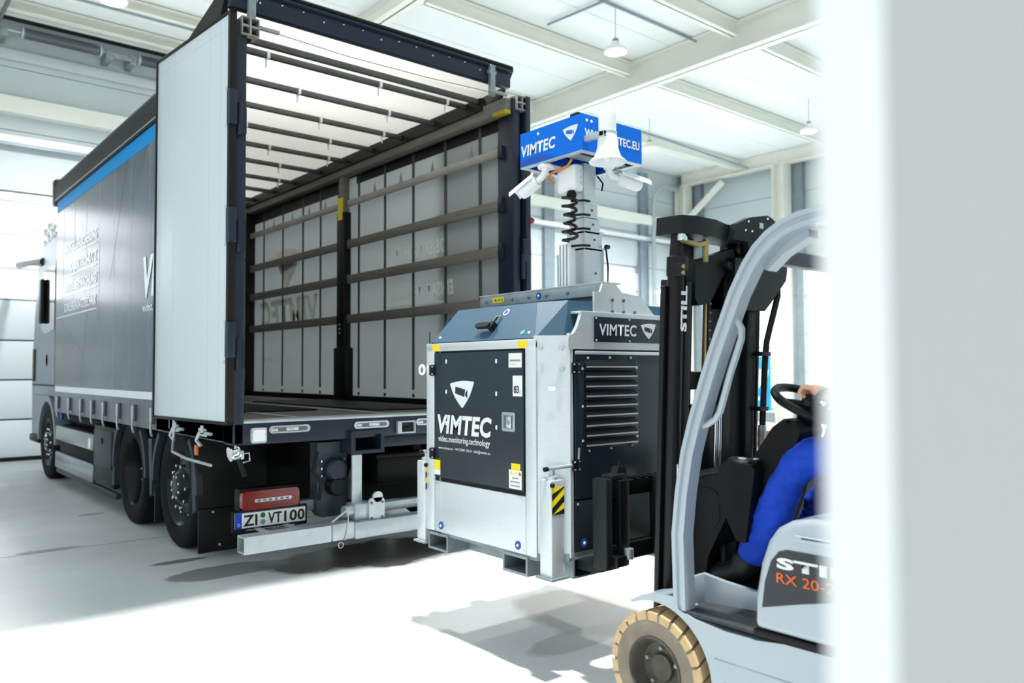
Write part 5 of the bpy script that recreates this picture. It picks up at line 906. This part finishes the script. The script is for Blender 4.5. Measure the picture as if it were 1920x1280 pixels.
# dash, console, column, wheel, seat
fp('dashboard', MB().prism([(2.69, y, z) for y, z in [(2.06, .52), (2.09, .92), (1.90, .985), (1.80, .985), (1.83, .90), (1.97, .63), (1.985, .52)]], (.72, 0, 0)), mDash); fp('dash_edge', MB().tube([(2.69, 2.09, .925), (2.69, 1.98, .968), (2.69, 1.87, .993), (2.70, 1.80, .990)], .014, 8), mMastG); fp('dash_hatch', MB().prism(onplane(rrect(.16, .16, .05), (2.689, 1.99, .83), (0, 1, 0), (0, 0, 1)), (-.002, 0, 0)), mDash)
co = fp('side_console', MB().prism([(2.67, 1.90, .86), (2.67, 1.90, 1.0), (2.67, 1.87, 1.025), (2.67, 1.75, 1.020), (2.67, 1.735, 1.0), (2.67, 1.78, .72), (2.67, 1.82, .72)], (.14, 0, 0)), mDash)
pad = part('console_pad', MB().lathe([(.001, .012), (.048, .012), (.056, .006), (.058, 0)], (2.735, 1.835, 1.022), (0, -.1, 1), 24), mMastG, co); part('console_badge', MB().lathe([(.001, .015), (.016, .015), (.018, .011)], (2.735, 1.835, 1.022), (0, -.1, 1), 14), mGalv, co); part('console_switch', MB().cbox(2.70, 2.75, 1.745, 1.785, 1.018, 1.036, .006), mBlack, co); part('console_key', MB().cbox(2.718, 2.735, 1.755, 1.775, 1.034, 1.041, .002), mGalv, co)
fp('column_cowl', MB().prism([(2.74, y, z) for y, z in [(1.86, .70), (1.84, .90), (1.79, 1.04), (1.70, 1.165), (1.65, 1.20), (1.60, 1.195), (1.585, 1.15), (1.68, .85), (1.74, .70)]], (.17, 0, 0)), mDash)
SC = Vector((2.835, 1.585, 1.255)); sa = Vector((-.05, -.42, .90)).normalized(); sx_ = Vector((1, 0, 0)); sx_ = (sx_-sa*sx_.dot(sa)).normalized(); sy_ = sa.cross(sx_)
stw = fp('steering_wheel', MB().tube([SC+(sx_*math.cos(t)+sy_*math.sin(t))*.145 for t in [2*math.pi*i/40 for i in range(40)]], .017, 10, closed=True), mBlack)
part('wheel_hub', MB().lathe([(.001, .012), (.035, .010), (.045, -.01), (.04, -.05), (.03, -.09)], SC, sa, 20), mDash, stw)
for a in (20, 160, 270): part('wheel_spoke', MB().tube([SC-sa*.01, SC+(sx_*math.cos(math.radians(a))+sy_*math.sin(math.radians(a)))*.14], [.020, .012], 8), mDash, stw)
KN = SC+(sx_*math.cos(math.radians(200))+sy_*math.sin(math.radians(200)))*.125
part('spinner_knob', MB().lathe([(.012, 0), (.012, .02), (.024, .03), (.028, .05), (.020, .065), (.001, .068)], KN, sa, 16), mBlack, stw); part('column_stalk', MB().cyl(SC-sa*.07, SC-sa*.07+Vector((-.12, .02, .0)), .009, 8), mBlack, stw)
st_ = fp('seat_cushion', MB().cbox(2.70, 3.26, .78, 1.45, .91, .985, .035), mDash); fp('seat_backrest', MB().cbox(2.75, 3.23, .66, .78, .96, 1.52, .05), mDash); fp('armrest', MB().cbox(3.27, 3.34, .85, 1.35, 1.12, 1.18, .02), mDash); fp('lever', MB().cyl((3.30, 1.32, 1.18), (3.30, 1.36, 1.27), .012, 8), mBlack)
for x in (2.78, 3.14): fp('pedal', MB().cbox(x-.03, x+.05, 1.93, 1.96, .57, .68, .006), mBlack)

# ================================================================== DRIVER
mSkin = M('skin', 'd9a585', 0.5, var=0.05, vscale=20); mTrous = M('blue_work_trousers', '0b46cc', 0.8, var=0.15, vscale=8, bump=0.9, bscale=11); mJacket = M('grey_work_jacket', '3a424c', 0.75, var=0.1, vscale=8, bump=0.1, bscale=30); mBoot = M('black_boot', '1c1c1f', 0.5, var=0.2, vscale=20, bump=0.08, bscale=60); mHair = M('brown_hair', '3b2a1e', 0.7)
def skinmesh(name, verts, edges, mat, parent, sub=2, root=0):
    me = bpy.data.meshes.new(name); me.from_pydata([v[0] for v in verts], edges, []); me.update()
    o = bpy.data.objects.new(name, me); COL.objects.link(o)
    sk = o.modifiers.new('skin', 'SKIN'); sk.use_smooth_shade = True
    for i, v in enumerate(verts): r = v[1]; me.skin_vertices[0].data[i].radius = r if isinstance(r, tuple) else (r, r); me.skin_vertices[0].data[i].use_root = (i == root)
    ss = o.modifiers.new('sub', 'SUBSURF'); ss.levels = sub; ss.render_levels = sub
    bpy.context.view_layer.update(); dg = bpy.context.evaluated_depsgraph_get(); m2 = bpy.data.meshes.new_from_object(o.evaluated_get(dg)); bpy.data.objects.remove(o, do_unlink=True)
    b = wloc(parent)
    for v in m2.vertices: v.co -= b
    m2.materials.clear(); m2.materials.append(mat); m2.shade_smooth(); m2.name = name
    r = bpy.data.objects.new(name, m2); link(r, parent); return r
class Sk:
    def __init__(s): s.v = []; s.e = []
    def p(s, co, r, prev=None):
        s.v.append((tuple(co), r)); i = len(s.v)-1
        if prev is not None: s.e.append((prev, i))
        return i
    def chain(s, prev, *pts):
        for co, r in pts: prev = s.p(co, r, prev)
        return prev
person = thing('person', (2.98, 1.1, 1.0), 'forklift driver in blue work trousers and black boots gripping the wheel', 'person')
B = Sk(); pel = B.p((2.98, 1.02, 1.09), (.15, .12)); sp1 = B.p((2.98, 1.0, 1.22), (.14, .105), pel); che = B.p((2.98, .99, 1.38), (.16, .11), sp1); nb = B.p((2.98, 1.0, 1.49), (.09, .08), che)
nk = B.p((2.98, 1.02, 1.545), .055, nb); hd1 = B.p((2.98, 1.045, 1.61), (.07, .085), nk); hd2 = B.p((2.98, 1.04, 1.69), (.075, .092), hd1); hd3 = B.p((2.98, 1.03, 1.755), (.055, .065), hd2)
hL = B.chain(pel, ((2.88, 1.10, 1.07), .085), ((2.80, 1.36, 1.078), .062), ((2.768, 1.52, 1.075), .046), ((2.756, 1.612, 1.028), .042), ((2.755, 1.675, .90), .042), ((2.755, 1.815, .635), .040), ((2.755, 1.86, .57), .04), ((2.755, 1.96, .552), .033))
hR = B.chain(pel, ((3.08, 1.10, 1.07), .085), ((3.12, 1.36, 1.073), .062), ((3.13, 1.51, 1.075), .046), ((3.13, 1.602, 1.028), .042), ((3.13, 1.67, .90), .042), ((3.13, 1.80, .635), .040), ((3.13, 1.85, .57), .04), ((3.13, 1.95, .552), .033))
# left arm to the spinner knob
PALM = KN+sa*.062+Vector((-.005, -.035, .022)); WR_ = KN+Vector((-.03, -.125, .055))
aL = B.chain(che, ((2.82, 1.0, 1.45), .062), ((2.75, 1.13, 1.34), .050), ((2.715, 1.25, 1.25), .044), (tuple((Vector((2.715, 1.25, 1.25))+WR_)/2), .040), (tuple(WR_), .028), (tuple(PALM), (.030, .022)))
for k, (dx, L) in enumerate(((-.030, .9), (-.011, 1.0), (.009, .96), (.027, .8))):
    q = PALM+Vector((dx, .018, .012)); B.chain(aL, (q, .010), (q+Vector((dx*.2, .028*L, .004)), .0095), (q+Vector((dx*.3, .042*L, -.020)), .009), (q+Vector((dx*.2, .028*L, -.040*L)), .008))
B.chain(aL, (PALM+Vector((.030, -.012, -.004)), .011), (PALM+Vector((.046, .010, -.012)), .010), (PALM+Vector((.040, .034, -.022)), .009))
aR = B.chain(che, ((3.14, 1.0, 1.45), .062), ((3.22, 1.05, 1.33), .050), ((3.27, 1.12, 1.24), .044), ((3.29, 1.24, 1.235), .036), ((3.30, 1.30, 1.255), .028), ((3.30, 1.335, 1.275), (.03, .022)))
for k, dx in enumerate((-.028, -.010, .010, .028)):
    q = Vector((3.30+dx, 1.352, 1.285)); B.chain(aR, (q, .010), (q+Vector((0, .024, .0)), .0095), (q+Vector((0, .032, -.022)), .009), (q+Vector((0, .016, -.036)), .008))
B.chain(aR, ((3.268, 1.33, 1.268), .011), ((3.262, 1.352, 1.25), .009))
skinmesh('body', B.v, B.e, mSkin, person)
T = Sk(); p0 = T.p((2.98, 1.03, 1.09), (.172, .14)); T.p((2.98, 1.01, 1.20), (.165, .13), p0)
T.chain(p0, ((2.88, 1.12, 1.07), .105), ((2.80, 1.36, 1.075), .094), ((2.765, 1.53, 1.072), .082), ((2.755, 1.615, 1.03), .074), ((2.755, 1.675, .90), .073), ((2.755, 1.755, .75), .070), ((2.755, 1.82, .615), .062))
T.chain(p0, ((3.08, 1.12, 1.07), .105), ((3.12, 1.36, 1.07), .094), ((3.13, 1.52, 1.072), .082), ((3.13, 1.605, 1.03), .074), ((3.13, 1.67, .90), .073), ((3.13, 1.75, .75), .070), ((3.13, 1.81, .615), .062))
from mathutils import noise as mnoise
def crumple(o, amp, sc):
    me = o.data; ns = [v.normal.copy() for v in me.vertices]
    for v, n in zip(me.vertices, ns):
        p = Vector((v.co.x*sc*.6, v.co.y*sc, v.co.z*sc*1.3)); v.co += n*(amp*mnoise.noise(p)+amp*.6*abs(mnoise.noise(p*2.1))-amp*.2)
    me.update()
crumple(skinmesh('trousers', T.v, T.e, mTrous, person, 4), .014, 13)
J = Sk(); j0 = J.p((2.98, 1.01, 1.17), (.172, .14)); j1 = J.p((2.98, .99, 1.30), (.175, .13), j0); j2 = J.p((2.98, .985, 1.40), (.178, .13), j1); J.p((2.98, 1.0, 1.50), (.085, .08), j2)
J.chain(j2, ((2.81, 1.0, 1.44), .080), ((2.745, 1.13, 1.34), .068), ((2.71, 1.25, 1.255), .062), (tuple((Vector((2.715, 1.25, 1.25))+WR_)/2), .055), (tuple(WR_+Vector((0, -.012, 0))), .044))
J.chain(j2, ((3.15, 1.0, 1.44), .080), ((3.22, 1.05, 1.33), .068), ((3.27, 1.12, 1.24), .062), ((3.29, 1.23, 1.235), .05), ((3.30, 1.275, 1.25), .044))
crumple(skinmesh('jacket', J.v, J.e, mJacket, person, 3), .010, 12)
part('watch', MB().lathe([(.034, -.012), (.038, -.008), (.038, .008), (.034, .012)], WR_+Vector((.002, .035, -.006)), (PALM-WR_), 20, True), mBlack, person)
for x in (2.755, 3.13):
    dy = 0 if x < 3 else -.01
    bt = Sk(); b0 = bt.p((x, 1.825+dy, .665), .060); bt.chain(b0, ((x, 1.838+dy, .61), .063), ((x, 1.865+dy, .578), (.062, .055)), ((x, 1.93+dy, .563), (.056, .042)), ((x, 1.99+dy, .555), (.052, .036)), ((x, 2.03+dy, .550), (.040, .030)))
    bo = skinmesh('boot', bt.v, bt.e, mBoot, person)
    part('boot_sole', MB().prism([(x-.046, 1.805+dy, .5185), (x-.05, 1.95+dy, .5185), (x-.035, 2.045+dy, .5185), (x+.035, 2.045+dy, .5185), (x+.05, 1.95+dy, .5185), (x+.046, 1.805+dy, .5185)], (0, 0, .020)), mBlack, bo)
    for k in range(3): part('boot_lace', MB().tube([(x-.025, 1.915+.022*k+dy, .604-.007*k), (x, 1.917+.022*k+dy, .613-.007*k), (x+.025, 1.915+.022*k+dy, .604-.007*k)], .003, 5), mStrap, bo)
hr = MB(); hr.lathe([(.001, .118), (.045, .110), (.078, .08), (.092, .04), (.094, .0), (.086, -.03)], (2.98, 1.022, 1.685), (0, -.35, 1), 20); part('hair', hr, mHair, person)
for s in (-1, 1):
    part('eye', MB().sph((2.98+s*.03, 1.124, 1.675), .012, 6), mWhite, person); part('ear', MB().sph((2.98+s*.078, 1.03, 1.665), .026, 6, (.35, .7, 1)), mSkin, person); part('pupil', MB().sph((2.98+s*.03, 1.134, 1.675), .005, 5), mBlack, person)
part('nose', MB().add([(2.98, 1.125, 1.69), (2.964, 1.125, 1.645), (2.996, 1.125, 1.645), (2.98, 1.155, 1.648)], [(0, 1, 3), (0, 3, 2), (1, 2, 3), (0, 2, 1)]), mSkin, person); part('mouth', MB().sph((2.98, 1.118, 1.618), .022, 6, (1, .3, .25)), M('lips', 'a85a50', .5), person)
